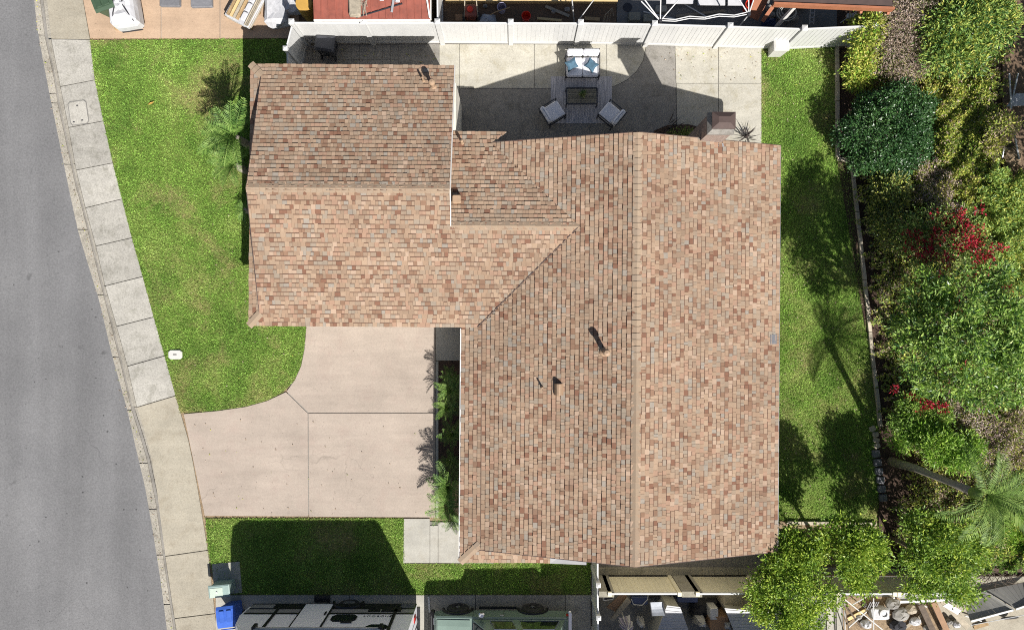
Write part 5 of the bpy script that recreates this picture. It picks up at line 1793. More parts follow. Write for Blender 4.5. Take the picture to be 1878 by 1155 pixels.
# side lettering
cu = bpy.data.curves.new('lettering', 'FONT')
cu.body = 'HIDEOUT'
cu.size = .17
cu.space_character = 1.35
cu.extrude = .002
ob = bpy.data.objects.new('lettering', cu)
COL.objects.link(ob)
bpy.context.view_layer.update()
dg = bpy.context.evaluated_depsgraph_get()
tm = bpy.data.meshes.new_from_object(ob.evaluated_get(dg))
bpy.data.objects.remove(ob)
tm.materials.clear()
tm.materials.append(MATS['rv_black'])
# facing +y, reading right to left along -x as seen from the lawn
Mx = Matrix(((-1, 0, 0, TX0 + 4.98), (0, 0, 1, TY + .006), (0, 1, 0, 1.50), (0, 0, 0, 1)))
link('lettering', tm, rv, WM[rv.name].inverted() @ Mx)
MB().tube([(TX0 + 5.02 + .07 * math.cos(a), TY + .006, 1.56 + .07 * math.sin(a)) for a in [6.0 * k / 10 for k in range(11)]], .016, 5).build('emblem', 'rv_black', rv)
MB().box(TX0 + 1.0, TY - 2.35, TZ + .001, TX1 - .15, TY - .05, TZ + .02).build('roof', 'rv_white', rv)
MB().cbox(TX0 + 2.6, TY - 1.6, TZ + .021, TX0 + 3.4, TY - .8, TZ + .28, .06).build('roof_unit', 'rv_white', rv)
# rear ladder and bumper
for s in (0, 1):
    MB().tube([(TX1 + .06, TY - .5 - s * .35, .5), (TX1 + .06, TY - .5 - s * .35, TZ)], .018, 6).build('ladder_rail', 'grey_metal', rv)
MB().box(TX1 + .001, TY - 2.2, .45, TX1 + .1, TY - .1, .58).build('bumper', 'rv_black', rv)
MB().box(TX1 + .001, TY - .32, 1.0, TX1 + .03, TY - .14, 1.35).build('tail_light', 'red_lens', rv)
for i, (xa, ya, xb, yb) in enumerate(((786, 1093, 788, 1122), (797, 1138, 806, 1165))):
    a, b = W(xa, ya, .04), W(xb, yb, .04)
    one('white_pole', MB().bar(a, b, .06, .05), 'white_metal', ['white pole lying between trailer and green vehicle', 'second white pole lying nearer the green vehicle front'][i], 'pole')

# ------------------------------------------------------------------ green off-road vehicle (front to the left)
c = W(918, 1120, .6)
SY = c[1]
sv = thing('suv', 'dark green off-road vehicle cut by the lower frame edge', 'car', (c[0], SY - .85, .02))
X0, X1 = W(797, 0, .8)[0], W(1041, 0, .8)[0]
L = X1 - X0


def xs(f):
    return X0 + L * f


bodyp = [(0.0, .62), (0.0, .9), (.02, 1.0), (.28, 1.06), (.31, 1.08), (.98, 1.12), (1.0, 1.0), (1.0, .6), (.94, .55), (.06, .5)]
mb = MB()
sec = []
for y, k in ((SY, 0), (SY - .05, .04), (SY - 1.65, .04), (SY - 1.7, 0)):
    sec.append([(xs(a), y, z + (k if z > .9 else 0)) for a, z in bodyp])
mb.loft(sec)
mb.build('body', 'suv_paint', sv)
# hood panel with raised centre
hd = MB()
hd.loft([[(xs(.02), y, 1.045 + e), (xs(.27), y, 1.105 + e), (xs(.27), y, 1.13 + e), (xs(.03), y, 1.075 + e)] for y, e in ((SY - .1, 0), (SY - .3, .03), (SY - 1.4, .03), (SY - 1.6, 0))])
hdo = hd.build('hood', 'suv_paint', sv)
MB().box(xs(.04), SY - .62, 1.115, xs(.26), SY - .6, 1.17).build('rib', 'suv_paint', hdo)
# cabin: pillars, roof, glass
cab = MB()
lo = [(xs(.29), SY - .07, 1.13), (xs(.975), SY - .07, 1.15), (xs(.975), SY - 1.63, 1.15), (xs(.29), SY - 1.63, 1.13)]
hi = [(xs(.40), SY - .22, 1.74), (xs(.93), SY - .2, 1.76), (xs(.93), SY - 1.5, 1.76), (xs(.40), SY - 1.48, 1.74)]
cab.loft([lo, hi])
cab.build('cabin', 'suv_paint', sv)


def quadglass(pts, name='window', off=(0, .012, .008)):
    mb = MB().slab([(p[0] + off[0], p[1] + off[1], p[2] + off[2]) for p in pts], (-off[0] * .6, -off[1] * .6, -off[2] * .6))
    o = mb.build(name, 'glass_dark', sv)
    fr = MB()
    n = len(pts)
    for i in range(n):
        a, b = pts[i], pts[(i + 1) % n]
        fr.bar((a[0] + off[0], a[1] + off[1], a[2] + off[2]), (b[0] + off[0], b[1] + off[1], b[2] + off[2]), .03, .02)
    fr.build('frame', 'chrome' if name == 'window' else 'black_trim', o)
    return o


def side(fx, fz):
    """point on the near cabin side: fx along, fz up"""
    a = Vector(lo[0]).lerp(Vector(lo[1]), fx)
    b = Vector(hi[0]).lerp(Vector(hi[1]), fx)
    return tuple(a.lerp(b, fz))


quadglass([side(.17, .14), side(.42, .14), side(.42, .86), side(.12, .86)])
quadglass([side(.50, .14), side(.95, .14), side(.92, .88), side(.50, .88)])
ws = [Vector(lo[0]), Vector(lo[3]), Vector(hi[3]), Vector(hi[0])]
quadglass([tuple(ws[0].lerp(ws[3], .1) + Vector((0, -.08, 0))), tuple(ws[1].lerp(ws[2], .1) + Vector((0, .08, 0))), tuple(ws[1].lerp(ws[2], .9) + Vector((0, .06, 0))), tuple(ws[0].lerp(ws[3], .9) + Vector((0, -.06, 0)))], 'windscreen', (-.014, 0, .012))
for q in (.29, .52):
    MB().box(xs(q), SY + .001, .6, xs(q) + .012, SY + .004, 1.08).build('door_seam', 'black_trim', sv)
MB().cbox(xs(.49), SY + .002, .98, xs(.49) + .14, SY + .035, 1.02, .008).build('door_handle', 'chrome', sv)
MB().cbox(xs(.335), SY + .02, 1.17, xs(.335) + .2, SY + .2, 1.3, .04).build('mirror', 'chrome', sv)
MB().bar((xs(.35), SY - .03, 1.15), (xs(.355), SY + .06, 1.2), .04).build('mirror_arm', 'black_trim', sv)
for f in (.17, .74):
    mb = MB()
    mb.lathe([(.22, -.12), (.34, -.13), (.385, -.09), (.385, .09), (.34, .13), (.22, .12)], (0, 0, 0), 28)
    mb.v = [(x + xs(f), z + SY - .06, y + .385) for x, y, z in mb.v]
    w = mb.build('wheel', 'rubber', sv, smooth=False)
    for rr, nm, mt, dy in ((.21, 'rim', 'dark_metal', .055), (.07, 'hub', 'grey_metal', .08)):
        MB().tube([(xs(f), SY - .15, .385), (xs(f), SY + dy, .385)], rr, 20).build(nm, mt, w)
    for k in range(6):
        a = k * math.pi / 3
        MB().bar((xs(f) + .06 * math.cos(a), SY + .06, .385 + .06 * math.sin(a)), (xs(f) + .2 * math.cos(a), SY + .06, .385 + .2 * math.sin(a)), .03, .02).build('spoke', 'black_trim', w)
    pts = [(xs(f) + .5 * math.cos(a), SY + .02, .40 + .5 * math.sin(a)) for a in [math.pi * (.02 + .96 * k / 12) for k in range(13)]]
    MB().tube(pts, .05, 6).build('fender_flare', 'black_trim', sv)
MB().cbox(X1 + .01, SY - 1.65, .5, X1 + .17, SY + .03, .72, .04).build('bumper', 'chrome', sv)
MB().cbox(X0 - .17, SY - 1.65, .48, X0 - .01, SY + .02, .68, .04).build('bumper', 'black_trim', sv)
MB().box(X1 - .06, SY + .001, .88, X1 + .02, SY + .02, 1.04).build('tail_light', 'red_lens', sv)
MB().box(X0 - .015, SY - .32, .78, X0 - .001, SY - .1, .95).build('headlight', 'chrome', sv)
MB().bar((xs(.33), SY + .05, .42), (xs(.62), SY + .05, .42), .07, .06).build('side_step', 'black_trim', sv)

# ------------------------------------------------------------------ neighbour's things at the top
def crumple(mb, a):
    mb.v = [(x + R.uniform(-a, a), y + R.uniform(-a, a), z + R.uniform(-a, a) * .7) for x, y, z in mb.v]
    return mb


def drape(poly, z, sag, n=9, th=.0, seed=0):
    """crumpled sheet over a quad given as 4 world xy corners"""
    mb = MB()
    q = [Vector((*p, 0)) for p in poly]
    vs = []
    for j in range(n):
        for i in range(n):
            u, v = i / (n - 1), j / (n - 1)
            p = q[0].lerp(q[1], u).lerp(q[3].lerp(q[2], u), v)
            e = max(abs(u - .5), abs(v - .5)) * 2
            vs.append((p.x + R.uniform(-.02, .02), p.y + R.uniform(-.02, .02), z - sag * e ** 3 + R.uniform(-.03, .03)))
    fs = [(j * n + i, j * n + i + 1, (j + 1) * n + i + 1, (j + 1) * n + i) for j in range(n - 1) for i in range(n - 1)]
    return mb.add(vs, fs)


def pallet(name, label, c, rz, w, d, z0=.016, n=7, mat='pallet_wood', group=None):
    t = thing(name, label, 'pallet', (c[0], c[1], z0), rz, group)
    for k in range(n):
        x = -w / 2 + (w - .09) * k / (n - 1)
        MB().box(x, -d / 2, .115, x + .09, d / 2, .135).build('plank', mat, t, local=True)
    for y in (-d / 2, -.04, d / 2 - .08):
        MB().box(-w / 2, y, .02, w / 2, y + .08, .114).build('runner', mat, t, local=True)
    return t


c = W(233, 18, .1)
pallet('pallet', 'wooden pallet under the white bulk bag', c, rad(6), .98, 1.3, group='pallets on the pink concrete')
c = W(229, 20, .6)
bg = thing('bulk_bag', 'white woven bulk bag strapped on a pallet', 'bag', (c[0], c[1], .152), rad(8))
mb = MB()
hw = .44
rg = []
for s, z in ((.88, 0), (1.0, .15), (1.03, .45), (.97, .68), (.8, .8), (.45, .84), (.1, .78)):
    rg.append([(hw * s * a * R.uniform(.96, 1.04), hw * 1.25 * s * b * R.uniform(.96, 1.04), z + R.uniform(-.02, .02)) for a, b in
               ((-1, -.85), (-.85, -1), (-.3, -1.02), (.3, -1.02), (.85, -1), (1, -.85), (1.02, 0), (1, .85), (.85, 1), (.3, 1.02), (-.3, 1.02), (-.85, 1), (-1, .85), (-1.02, 0))])
mb.loft(rg)
mb.build('body', 'bag_white', bg, local=True)
for a, b in (((-.35, -.52), (-.1, .1)), ((.36, -.5), (.1, .1)), ((-.38, .4), (-.1, .15)), ((.38, .38), (.12, .12))):
    MB().tube([(a[0], a[1], .70), ((a[0] + b[0]) / 2, (a[1] + b[1]) / 2, .86), (b[0], b[1], .88)], .022, 5).build('strap', 'dark_cloth', bg, local=True)
crumple(MB().lathe([(.2, .78), (.22, .86), (.1, .93), (.03, .9)], (0, .08, 0), 9), .03).build('neck', 'wrap_white', bg, local=True)
MB().box(-.36, -.555, .02, .36, -.548, .12).build('seam', 'dark_cloth', bg, local=True)

c = W(452, 12, .1)
pallet('pallet', 'wooden pallet under the leaning stack of bags and boards', c, rad(-27), 1.05, 1.3, group='pallets on the pink concrete')
stack_c = W(450, 12, .35)
for k, (dx, m, lab, cat) in enumerate(((-.36, 'pallet_wood', 'brown board at the outer side of the stack', 'board'), (-.24, 'lumber', 'yellowish board second from the outer side of the stack', 'board'),
                                       (-.12, 'weathered_wood', 'grey board third from the outer side of the stack', 'board'), (0.0, 'pallet_wood', 'wide brown board next to the white bags', 'board'))):
    mb = MB().box(dx - .045, -.55, 0, dx + .045, .6, .06)
    one('board', shape(mb, rad(-27), (stack_c[0], stack_c[1], .42)), m, lab, cat, 'boards on the leaning stack')
mb = MB()
for k in range(4):
    cushion(-.46, -.62, .0 + k * .068, .45, .62, .063 + k * .068, .03)
    mb2 = cushion(-.46 + R.uniform(-.02, .02), -.62, k * .068, .45 + R.uniform(-.02, .02), .62, .064 + k * .068, .025)
    one('sack', shape(mb2, rad(-27 + R.uniform(-2, 2)), (stack_c[0], stack_c[1], .153)), 'wrap_white' if k % 2 else 'weathered_wood',
        ['bottom sack layer of the leaning stack on the pallet', 'second sack layer up in the leaning stack', 'third sack layer up in the leaning stack', 'top sack layer of the leaning stack'][k], 'sack', 'sack layers of the leaning stack')
for k in range(3):
    mb = cushion(.09, -.5 + k * .34, 0, .27, -.5 + k * .34 + .31, .09, .03)
    one('white_bag', shape(mb, rad(-27), (stack_c[0], stack_c[1], .425)), 'bag_white', ['lowest of three white bags on the stack', 'middle one of three white bags on the stack', 'upper one of three white bags on the stack'][k], 'bag', 'white bags on the stack')
for k in range(3):
    mb = MB().tube([(.31 + k * .055, -.6, 0), (.31 + k * .055, .6, 0)], .024, 7)
    one('stake', shape(mb, rad(-27), (stack_c[0], stack_c[1], .455)), 'weathered_wood', ['pale stake nearest the white bags', 'pale stake between two others on the stack', 'pale stake at the inner edge of the stack'][k], 'stake', 'stakes on the stack')
# wrapped bundles
for i, (px, py, r) in enumerate(((508, 18, .36), (534, 2, .3))):
    c = W(px, py, .35)
    mb = MB()
    mb.loft([[(c[0] + r * s * a * R.uniform(.9, 1.1), c[1] + r * 1.3 * s * b * R.uniform(.9, 1.1), z) for a, b in ((-1, -1), (-.4, -1.1), (.4, -1.05), (1, -1), (1.1, 0), (1, 1), (.3, 1.1), (-.4, 1.05), (-1, 1), (-1.1, 0))] for s, z in ((.95, .02), (1.05, .2), (1, .42), (.8, .52), (.3, .5))])
    one('wrapped_bundle', crumple(mb, .03), 'wrap_white', ['plastic wrapped bundle beside the leaning stack', 'plastic wrapped bundle behind the fence corner post'][i], 'bundle', 'wrapped bundles by the fence')
c = W(480, -14, .3)
for i, (px, py, w, h) in enumerate(((312, -3, .7, .3), (370, -2, .75, .3))):
    c = W(px, py, .1)
    one('stone_slab', crumple(MB().cbox(c[0] - w / 2, c[1] - h, .02, c[0] + w / 2, c[1] + h, .14, .03), .012), 'paver_grey', ['grey stone slab at top frame edge nearer the bag', 'grey stone slab at top frame edge nearer the stack'][i], 'slab', 'stone slabs on pink concrete')
# items between fence and shed
c = W(558, 8, .9)
dr_ = thing('drum', 'tall yellow drum behind the white fence corner', 'drum', (c[0], c[1], 0))
MB().lathe([(.27, 0), (.28, .3), (.29, .32), (.28, .34), (.28, .62), (.29, .64), (.28, .66), (.27, .95)], (c[0], c[1], 0), 20).build('body', 'yellow_board', dr_, smooth=False)
MB().lathe([(.275, .951), (.275, .975), (.2, .98)], (c[0], c[1], 0), 20).build('lid', 'yellow_board', dr_)
rk = thing('wire_rack', 'light metal wire rack holding a blue bin', 'rack', (*W2(620, 22), 0))
ra, rb = W(596, 22, .9), W(646, -14, .9)
fr = MB()
for z in (.35, .9):
    for a, b in (((ra[0], ra[1]), (rb[0], ra[1])), ((rb[0], ra[1]), (rb[0], rb[1])), ((rb[0], rb[1]), (ra[0], rb[1])), ((ra[0], rb[1]), (ra[0], ra[1])), ((ra[0] + .3, ra[1]), (ra[0] + .3, rb[1])), ((ra[0] + .6, ra[1]), (ra[0] + .6, rb[1]))):
        fr.tube([(*a, z), (*b, z)], .014, 5)
fr.build('shelf', 'galv_metal', rk)
for a in (ra[0], rb[0]):
    for b in (ra[1], rb[1]):
        MB().tube([(a, b, .005), (a, b, 1.0)], .016, 5).build('leg', 'galv_metal', rk)
c = W(632, 5, 1.0)
one('blue_tub', MB().loft([[(c[0] + sx * s, c[1] + sy * s * .7, z) for sx, sy in ((-1, -1), (1, -1), (1, 1), (-1, 1))] for s, z in ((.15, .92), (.18, 1.1), (.17, 1.1), (.14, .95))]), 'blue_plastic', 'small blue tub on the wire rack', 'tub')
c = W(606, 2, 1.0)
one('grey_tote', MB().cbox(c[0] - .22, c[1] - .15, .915, c[0] + .2, c[1] + .2, 1.12, .03), 'tarp_grey', 'grey tote on the wire rack beside the blue tub', 'tote')
one('crumpled_sheet', drape([W2(598, 40, .5), W2(628, 36, .5), W2(624, 20, .5), W2(595, 23, .5)], .55, .4), 'bag_white', 'crumpled white sheet below the wire rack', 'sheet')
for i, (a, b, m) in enumerate((((577, 38), (584, -4), 'lumber'), ((588, 40), (592, -2), 'weathered_wood'))):
    one('pole', MB().tube([W(*a, .9), W(*b, 1.1)], .022, 6), m, ['pale wooden pole leaning beside the yellow drum', 'grey wooden pole leaning next to the pale one'][i], 'pole', 'leaning poles by the drum')
c = W(583, 12, .3)
one('dark_tarp', drape([W2(570, 42, .3), W2(598, 42, .3), W2(596, -10, .3), W2(572, -10, .3)], .45, .4), 'dark_cloth', 'black tarp heap under the leaning poles', 'tarp')

# red steel shed roof with ribs
sx0, sx1 = W(655, 0, 2.0)[0], W(789, 0, 2.0)[0]
sx00 = W(575, 0, 2.0)[0]
sy0 = W(0, 35, 2.0)[1]
sy1 = sy0 + 2.4
sd = thing('steel_shed', 'garden shed with ribbed red steel roof behind the fence', 'shed', ((sx00 + sx1) / 2, sy0 + 1.2, .005))
MB().box(sx00 + .05, sy0 + .06, .005, sx1 - .05, sy1, 1.93).build('wall', 'weathered_wood', sd)
rf = MB().slab([(sx00, sy0, 1.97), (sx1, sy0, 1.97), (sx1, sy1, 2.35), (sx00, sy1, 2.35)], (0, 0, -.03)).build('roof', 'red_steel', sd)
for k in range(17):
    x = sx00 + .03 + (sx1 - sx00 - .06) * k / 16
    MB().bar((x, sy0 + .01, 1.985), (x, sy1 - .01, 2.362), .03, .03).build('rib', 'red_steel', rf)
MB().box(sx00, sy0 - .06, 1.86, sx1, sy0 - .005, 1.98).build('fascia', 'white_paint', sd)
MB().bar((sx1 - .32, sy1 - .2, 2.42), (sx1 - .01, sy0 + .02, 2.02), .05, .04).build('trim_strip', 'white_paint', sd)
MB().box(sx1 + .002, sy0, 1.88, sx1 + .03, sy1, 2.0).build('corner_trim', 'white_paint', sd)


def onroof(px, py):
    x, y, z = W(px, py, 2.1)
    return (x, y, 1.985 + (y - sy0) * .158)


a, b = Vector(onroof(652, 31)), Vector(onroof(738, 7))
one('iron_bar', MB().bar(a + Vector((0, 0, .03)), b + Vector((0, 0, .03)), .03, .03), 'dark_metal', 'dark iron bar lying across the red shed roof', 'bar')
a, b = Vector(onroof(718, 22)), Vector(onroof(723, -5))
one('metal_strip', MB().bar(a + Vector((0, 0, .04)), b + Vector((0, 0, .04)), .07, .02), 'galv_metal', 'light metal strip lying on the red shed roof', 'strip')
c = onroof(668, 10)
mb = MB()
for _ in range(26):
    a = Vector(c) + Vector((R.uniform(-.12, .12), R.uniform(-.4, .4), R.uniform(.03, .1)))
    mb.tube([a, a + Vector((R.uniform(-.05, .05), .15, .04)), a + Vector((R.uniform(-.12, .12), .35, .03))], [.01, .008, .004], 4)
one('brush_bundle', mb, 'twig', 'bundle of grey dry brush on the shed roof', 'brush')
c = onroof(656, 5)
one('folded_tarp', crumple(cushion(c[0] - .28, c[1] - .45, c[2] - .06, c[0] + .1, c[1] + .5, c[2] + .14, .05), .02), 'weathered_wood', 'folded grey tarp on the shed roof end', 'tarp')
for i, (px, py) in enumerate(((700, 0), (729, 2))):
    c = onroof(px, py)
    one('plaster_scrap', crumple(MB().cbox(c[0] - .07, c[1] - .04, c[2] + .01, c[0] + .07, c[1] + .05, c[2] + .06, .015), .012), 'bag_white', ['white scrap on the red roof nearer the brush', 'white scrap on the red roof nearer the metal strip'][i], 'scrap', 'white scraps on the roof')

# dirt yard
lx = thing('timber_beam', 'long yellow timber beam along the top frame edge', 'beam', (*W2(970, 2), 0))
MB().box(W2(817, 0, .2)[0], W2(0, 3, .2)[1], .005, W2(1133, 0, .2)[0], W2(0, 3, .2)[1] + .14, .2).build('beam', 'lumber', lx)


def bucket(name, label, px, py, mat, tilt=0.0, h=.36, r=.15):
    c = W(px, py, h)
    t = thing(name, label, 'bucket', (c[0], c[1], .006), group='buckets behind the fence')
    MB().lathe([(r * .78, .0), (r * .97, h - .03), (r * 1.06, h - .03), (r * 1.06, h), (r * .95, h), (r * .74, .02), (.001, .02)], (0, 0, 0), 20, caps=False).build('body', mat, t, local=True)
    MB().tube([(-r * 1.05, 0, h - .04), (-r * .6, -r * .9, h - .1), (0, -r * 1.2, h - .13), (r * .6, -r * .9, h - .1), (r * 1.05, 0, h - .04)], .006, 5).build('handle', 'galv_metal', t, local=True)
    return t


bucket('bucket', 'orange red bucket standing upright on the dirt', 965, 29, 'red_plastic')
bucket('bucket', 'dark purple grey bucket with a stick across it', 920, 13, 'purple_cloth')
bucket('bucket', 'red bucket near the end of the canopy frame', 1377, 8, 'red_plastic', r=.17, h=.5)
one('stick', MB().tube([W(935, 14, .4), W(908, 23, .42), W(886, 35, .3)], .018, 6), 'pallet_wood', 'brown stick leaning on the dark bucket and tarp', 'stick')
one('grey_tarp', drape([W2(866, 45, .4), W2(912, 45, .4), W2(908, 22, .4), W2(884, 20, .4)], .42, .36), 'tarp_grey', 'crumpled grey tarp next to red machine', 'tarp')
ml = thing('garden_tiller', 'red garden tiller with tube handles on the dirt', 'machine', (*W2(866, 22), .006))
c = W(864, 22, .4)
crumple(MB().cbox(c[0] - .2, c[1] - .22, .2, c[0] + .2, c[1] + .22, .52, .06), .01).build('engine_cover', 'red_steel', ml)
MB().lathe([(.1, .52), (.1, .6), (.04, .62)], (c[0] - .03, c[1] + .02, 0), 12).build('fuel_cap', 'red_plastic', ml)
for s in (-1, 1):
    MB().tube([(c[0] + s * .24, c[1] - .25, .3), (c[0] + s * .2, c[1] + .2, .7), (c[0] + s * .2, c[1] + .6, .95)], .018, 6).build('handle', 'weathered_wood', ml)
    MB().tube([(c[0] + s * .26 - .04, c[1] - .15, .2), (c[0] + s * .26 + .04, c[1] - .15, .2)], .19, 14).build('wheel', 'rubber', ml)
MB().bar((c[0] - .2, c[1] + .3, .76), (c[0] + .2, c[1] + .3, .76), .03).build('crossbar', 'weathered_wood', ml)
c = W(846, 34, .15)
one('cardboard_box', MB().cbox(c[0] - .2, c[1] - .1, .006, c[0] + .16, c[1] + .12, .2, .01), 'cardboard', 'small tan box beside the red machine', 'box')
tr = thing('tool_frame', 'bent metal tube frame standing on the dirt', 'frame', (*W2(1115, 30), .006))
c = W(1118, 22, .5)
MB().tube([(c[0] - .18, c[1] - .25, .01), (c[0] - .15, c[1] - .1, .5), (c[0] + .08, c[1] + .08, .62), (c[0] + .14, c[1] - .1, .4)], .014, 6).build('rail', 'weathered_wood', tr)
for k in range(3):
    MB().tube([(c[0] - .15 + k * .09, c[1] - .28, .01), (c[0] - .13 + k * .09, c[1] - .06 + k * .05, .5 + k * .04)], .012, 5).build('bar', 'weathered_wood', tr)

# canopy frames: white folding poles
c1 = thing('canopy_frame', 'white folding canopy poles over the dirt yard', 'frame', (*W2(1053, 40), .006), group='canopy frames')
p0 = W(1056, 42, 1.0)
for q, z in (((1049, 40), 1.2),):
    MB().tube([W(1053, 42, .02), W(1048, -12, 2.4)], .022, 6).build('pole', 'white_metal', c1)
MB().tube([W(1058, 42, .9), W(1095, -8, 2.2)], .018, 6).build('brace', 'white_metal', c1)
MB().cbox(W(1050, 15, 1.6)[0] - .04, W(1050, 15, 1.6)[1] - .04, 1.55, W(1050, 15, 1.6)[0] + .04, W(1050, 15, 1.6)[1] + .04, 1.68, .01).build('bracket', 'dark_metal', c1)
c2 = thing('canopy_frame', 'white folding canopy truss over the grey concrete pad', 'frame', (*W2(1212, 40), .014), group='canopy frames')
hub = W(1211, 39, 1.75)
MB().cbox(hub[0] - .05, hub[1] - .05, 1.68, hub[0] + .05, hub[1] + .05, 1.82, .01).build('bracket', 'dark_metal', c2)
MB().tube([(hub[0], hub[1], .02), (hub[0], hub[1], 1.7)], .025, 6).build('leg', 'white_metal', c2)
for q, z in (((1212, -10), 2.3), ((1250, -6), 2.2), ((1172, -14), 2.2), ((1176, 3), 2.0)):
    MB().tube([hub, W(*q, z)], .02, 6).build('pole', 'white_metal', c2)
h2 = W(1373, 27, 1.9)
for a, b in ((0, .12), (-.08, .02)):
    prev = None
    for k in range(7):
        f = k / 6
        p = Vector(hub).lerp(Vector(h2), f) + Vector((0, (a if k % 2 else b) * .7, .03 * (k % 2)))
        if prev is not None:
            MB().tube([prev, p], .018, 6).build('truss_bar', 'white_metal', c2)
        prev = p
MB().cbox(h2[0] - .05, h2[1] - .05, 1.84, h2[0] + .05, h2[1] + .05, 1.98, .01).build('bracket', 'dark_metal', c2)
for q, z in (((1352, -6), 2.2), ((1373, -10), 2.3), ((1385, -8), 2.1)):
    MB().tube([h2, W(*q, z)], .02, 6).build('pole', 'white_metal', c2)
MB().tube([(h2[0], h2[1], .02), h2], .025, 6).build('leg', 'white_metal', c2)
# blocks and board on the pad
for i, (px, py, w, d) in enumerate(((1164, 30, .2, .14), (1190, 33, .18, .13), (1213, 16, .19, .11))):
    c = W(px, py, .2)
    one('concrete_block', MB().cbox(c[0] - w, c[1] - d, .016, c[0] + w, c[1] + d, .2, .02), 'block_wall' if i < 2 else 'patio_concrete', ['pale block on the pad nearest the dirt', 'greyer block on the pad beside the pale one', 'whitish block further up the pad under the poles'][i], 'block', 'blocks on the pad')
c = W(1151, 14, .02)
one('drain_cover', MB().lathe([(.16, .0), (.16, .012), (.1, .016)], (c[0], c[1], .015), 16), 'dark_metal', 'small dark round cover on the grey pad', 'cover')
for i, (xa, xb, ya) in enumerate(((1222, 1272, -3), (1280, 1330, 0), (1335, 1362, 0))):
    a, b = W2(xa, ya + 10, .3), W2(xb, ya - 12, .3)
    one('white_tabletop', MB().box(a[0], a[1], .25, b[0], b[1], .3), 'bag_white', ['white table panel at the top edge beside the canopy hub', 'white table panel at the top edge under the truss', 'small white panel at the top edge near the red bucket'][i], 'panel', 'white panels at top edge')
one('red_plank', MB().slab([W(1372, 30, .5), W(1390, 38, .5), W(1412, -5, .7), W(1385, -12, .7)], (0, 0, -.04)), 'redwood', 'reddish brown board leaning by the canopy end', 'board')
one('red_beam', MB().bar(W(1398, 40, .8), W(1432, -8, 1.2), .12, .1), 'redwood', 'long redwood beam leaning towards the pergola', 'beam')
# pergola with terracotta fascia
pg = thing('pergola', 'terracotta edged pergola roof at the upper frame edge', 'pergola', (*W2(1520, 10), .014))
za = 2.5
pa_, pb_ = W(1417, 8, za), W(1634, 17, za)
up = Vector((-.04, 1, 0)) * 1.6
MB().slab([pa_, pb_, tuple(Vector(pb_) + up), tuple(Vector(pa_) + up)], (0, 0, .1)).build('roof', 'brown_metal', pg)
MB().bar(Vector(pa_) + Vector((0, -.03, .04)), Vector(pb_) + Vector((0.05, -.03, .04)), .07, .24).build('fascia', 'redwood', pg)
for f, z in ((.22, 0), (.96, 0)):
    p = Vector(pa_).lerp(Vector(pb_), f)
    MB().box(p.x - .05, p.y + .05, .014, p.x + .05, p.y + .15, za - .01).build('post', 'white_paint', pg)
for f in (.74, .97):
    p = Vector(pa_).lerp(Vector(pb_), f)
    MB().bar(p + Vector((.0, .3, -.5)), p + Vector((.06, -.12, -.06)), .08, .08).build('brace', 'redwood', pg)
# hose, rocks and oddments below the pergola
c = W(1440, 28, .2)
one('garden_hose', MB().tube([(c[0] + .36 * math.cos(a) * (1 - a * .02), c[1] + .3 * math.sin(a) * (1 - a * .025), .3 + .015 * a) for a in [k * .35 for k in range(48)]], .016, 5), 'hose', 'looped pale garden hose over rocks behind the fence', 'hose')
for i in range(9):
    px, py = 1412 + (i % 5) * 15 + R.uniform(-4, 4), 14 + (i // 5) * 18 + R.uniform(-4, 4)
    c = W(px, py, .15)
    one('rock', MB().blob(c, R.uniform(.1, .17), R.uniform(.1, .15), .14, 8, 5, .12), 'stone_grey', 'grey rock in the heap below the garden hose', 'rock', 'rocks below the hose')
c = W(1492, 24, .5)
ld = thing('step_ladder', 'folded light metal step ladder under the pergola', 'ladder', (c[0], c[1], .014))
for s in (-.07, .07):
    MB().bar((c[0] + s, c[1] - .32, .3), (c[0] + s, c[1] + .45, .5), .04, .03).build('rail', 'galv_metal', ld)
for k in range(5):
    MB().bar((c[0] - .07, c[1] - .25 + k * .14, .33 + k * .036), (c[0] + .07, c[1] - .25 + k * .14, .33 + k * .036), .04, .02).build('rung', 'galv_metal', ld)
c = W(1562, 30, .5)
hc = thing('hand_cart', 'white tube framed cart under the pergola end', 'cart', (c[0], c[1], .014))
MB().tube([(c[0] - .3, c[1] - .15, .3), (c[0] + .25, c[1] + .2, .7), (c[0] + .28, c[1] + .2, .7), (c[0] + .28, c[1] - .22, .3)], .015, 6).build('frame', 'white_metal', hc)
for k in range(4):
    MB().cbox(c[0] - .14 + k * .085, c[1] - .06, .4, c[0] - .08 + k * .085, c[1] + .1, .5, .015).build('basket', 'white_metal', hc)
one('blue_tarp', drape([W2(1398, 46, .3), W2(1428, 48, .3), W2(1426, 32, .3), W2(1402, 32, .3)], .4, .3), 'navy_panel', 'dark blue tarp heap behind the fence beside the hose', 'tarp')

# ------------------------------------------------------------------ things behind the cream fence
def sheetshed(label, pts, z, ribdir):
    """lean-to with ribbed grey sheet roof; pts four pixel corners (roof height z)"""
    q = [Vector(W(a, b, z)) for a, b in pts]
    q[0].z += .12
    q[1].z += .12
    cen = sum(q, Vector()) / 4
    t = thing('storage_shed', label, 'shed', (cen.x, cen.y, .012), group='low sheds behind the cream fence')
    r_ = MB().slab([tuple(p) for p in q], (0, 0, -.03)).build('roof', 'sheet_roof', t)
    for k in range(11):
        f = (k + .5) / 11
        a, b = q[0].lerp(q[3], f), q[1].lerp(q[2], f)
        MB().bar(a + Vector((0, 0, .006)), b + Vector((0, 0, .006)), .018, .014).build('rib', 'sheet_roof', r_)
    i = [p.lerp(cen, .06) for p in q]
    MB().loft([[(p.x, p.y, .012) for p in i], [(p.x, p.y, p.z - .032) for p in i]]).build('wall', 'grey_panel', t)
    return t


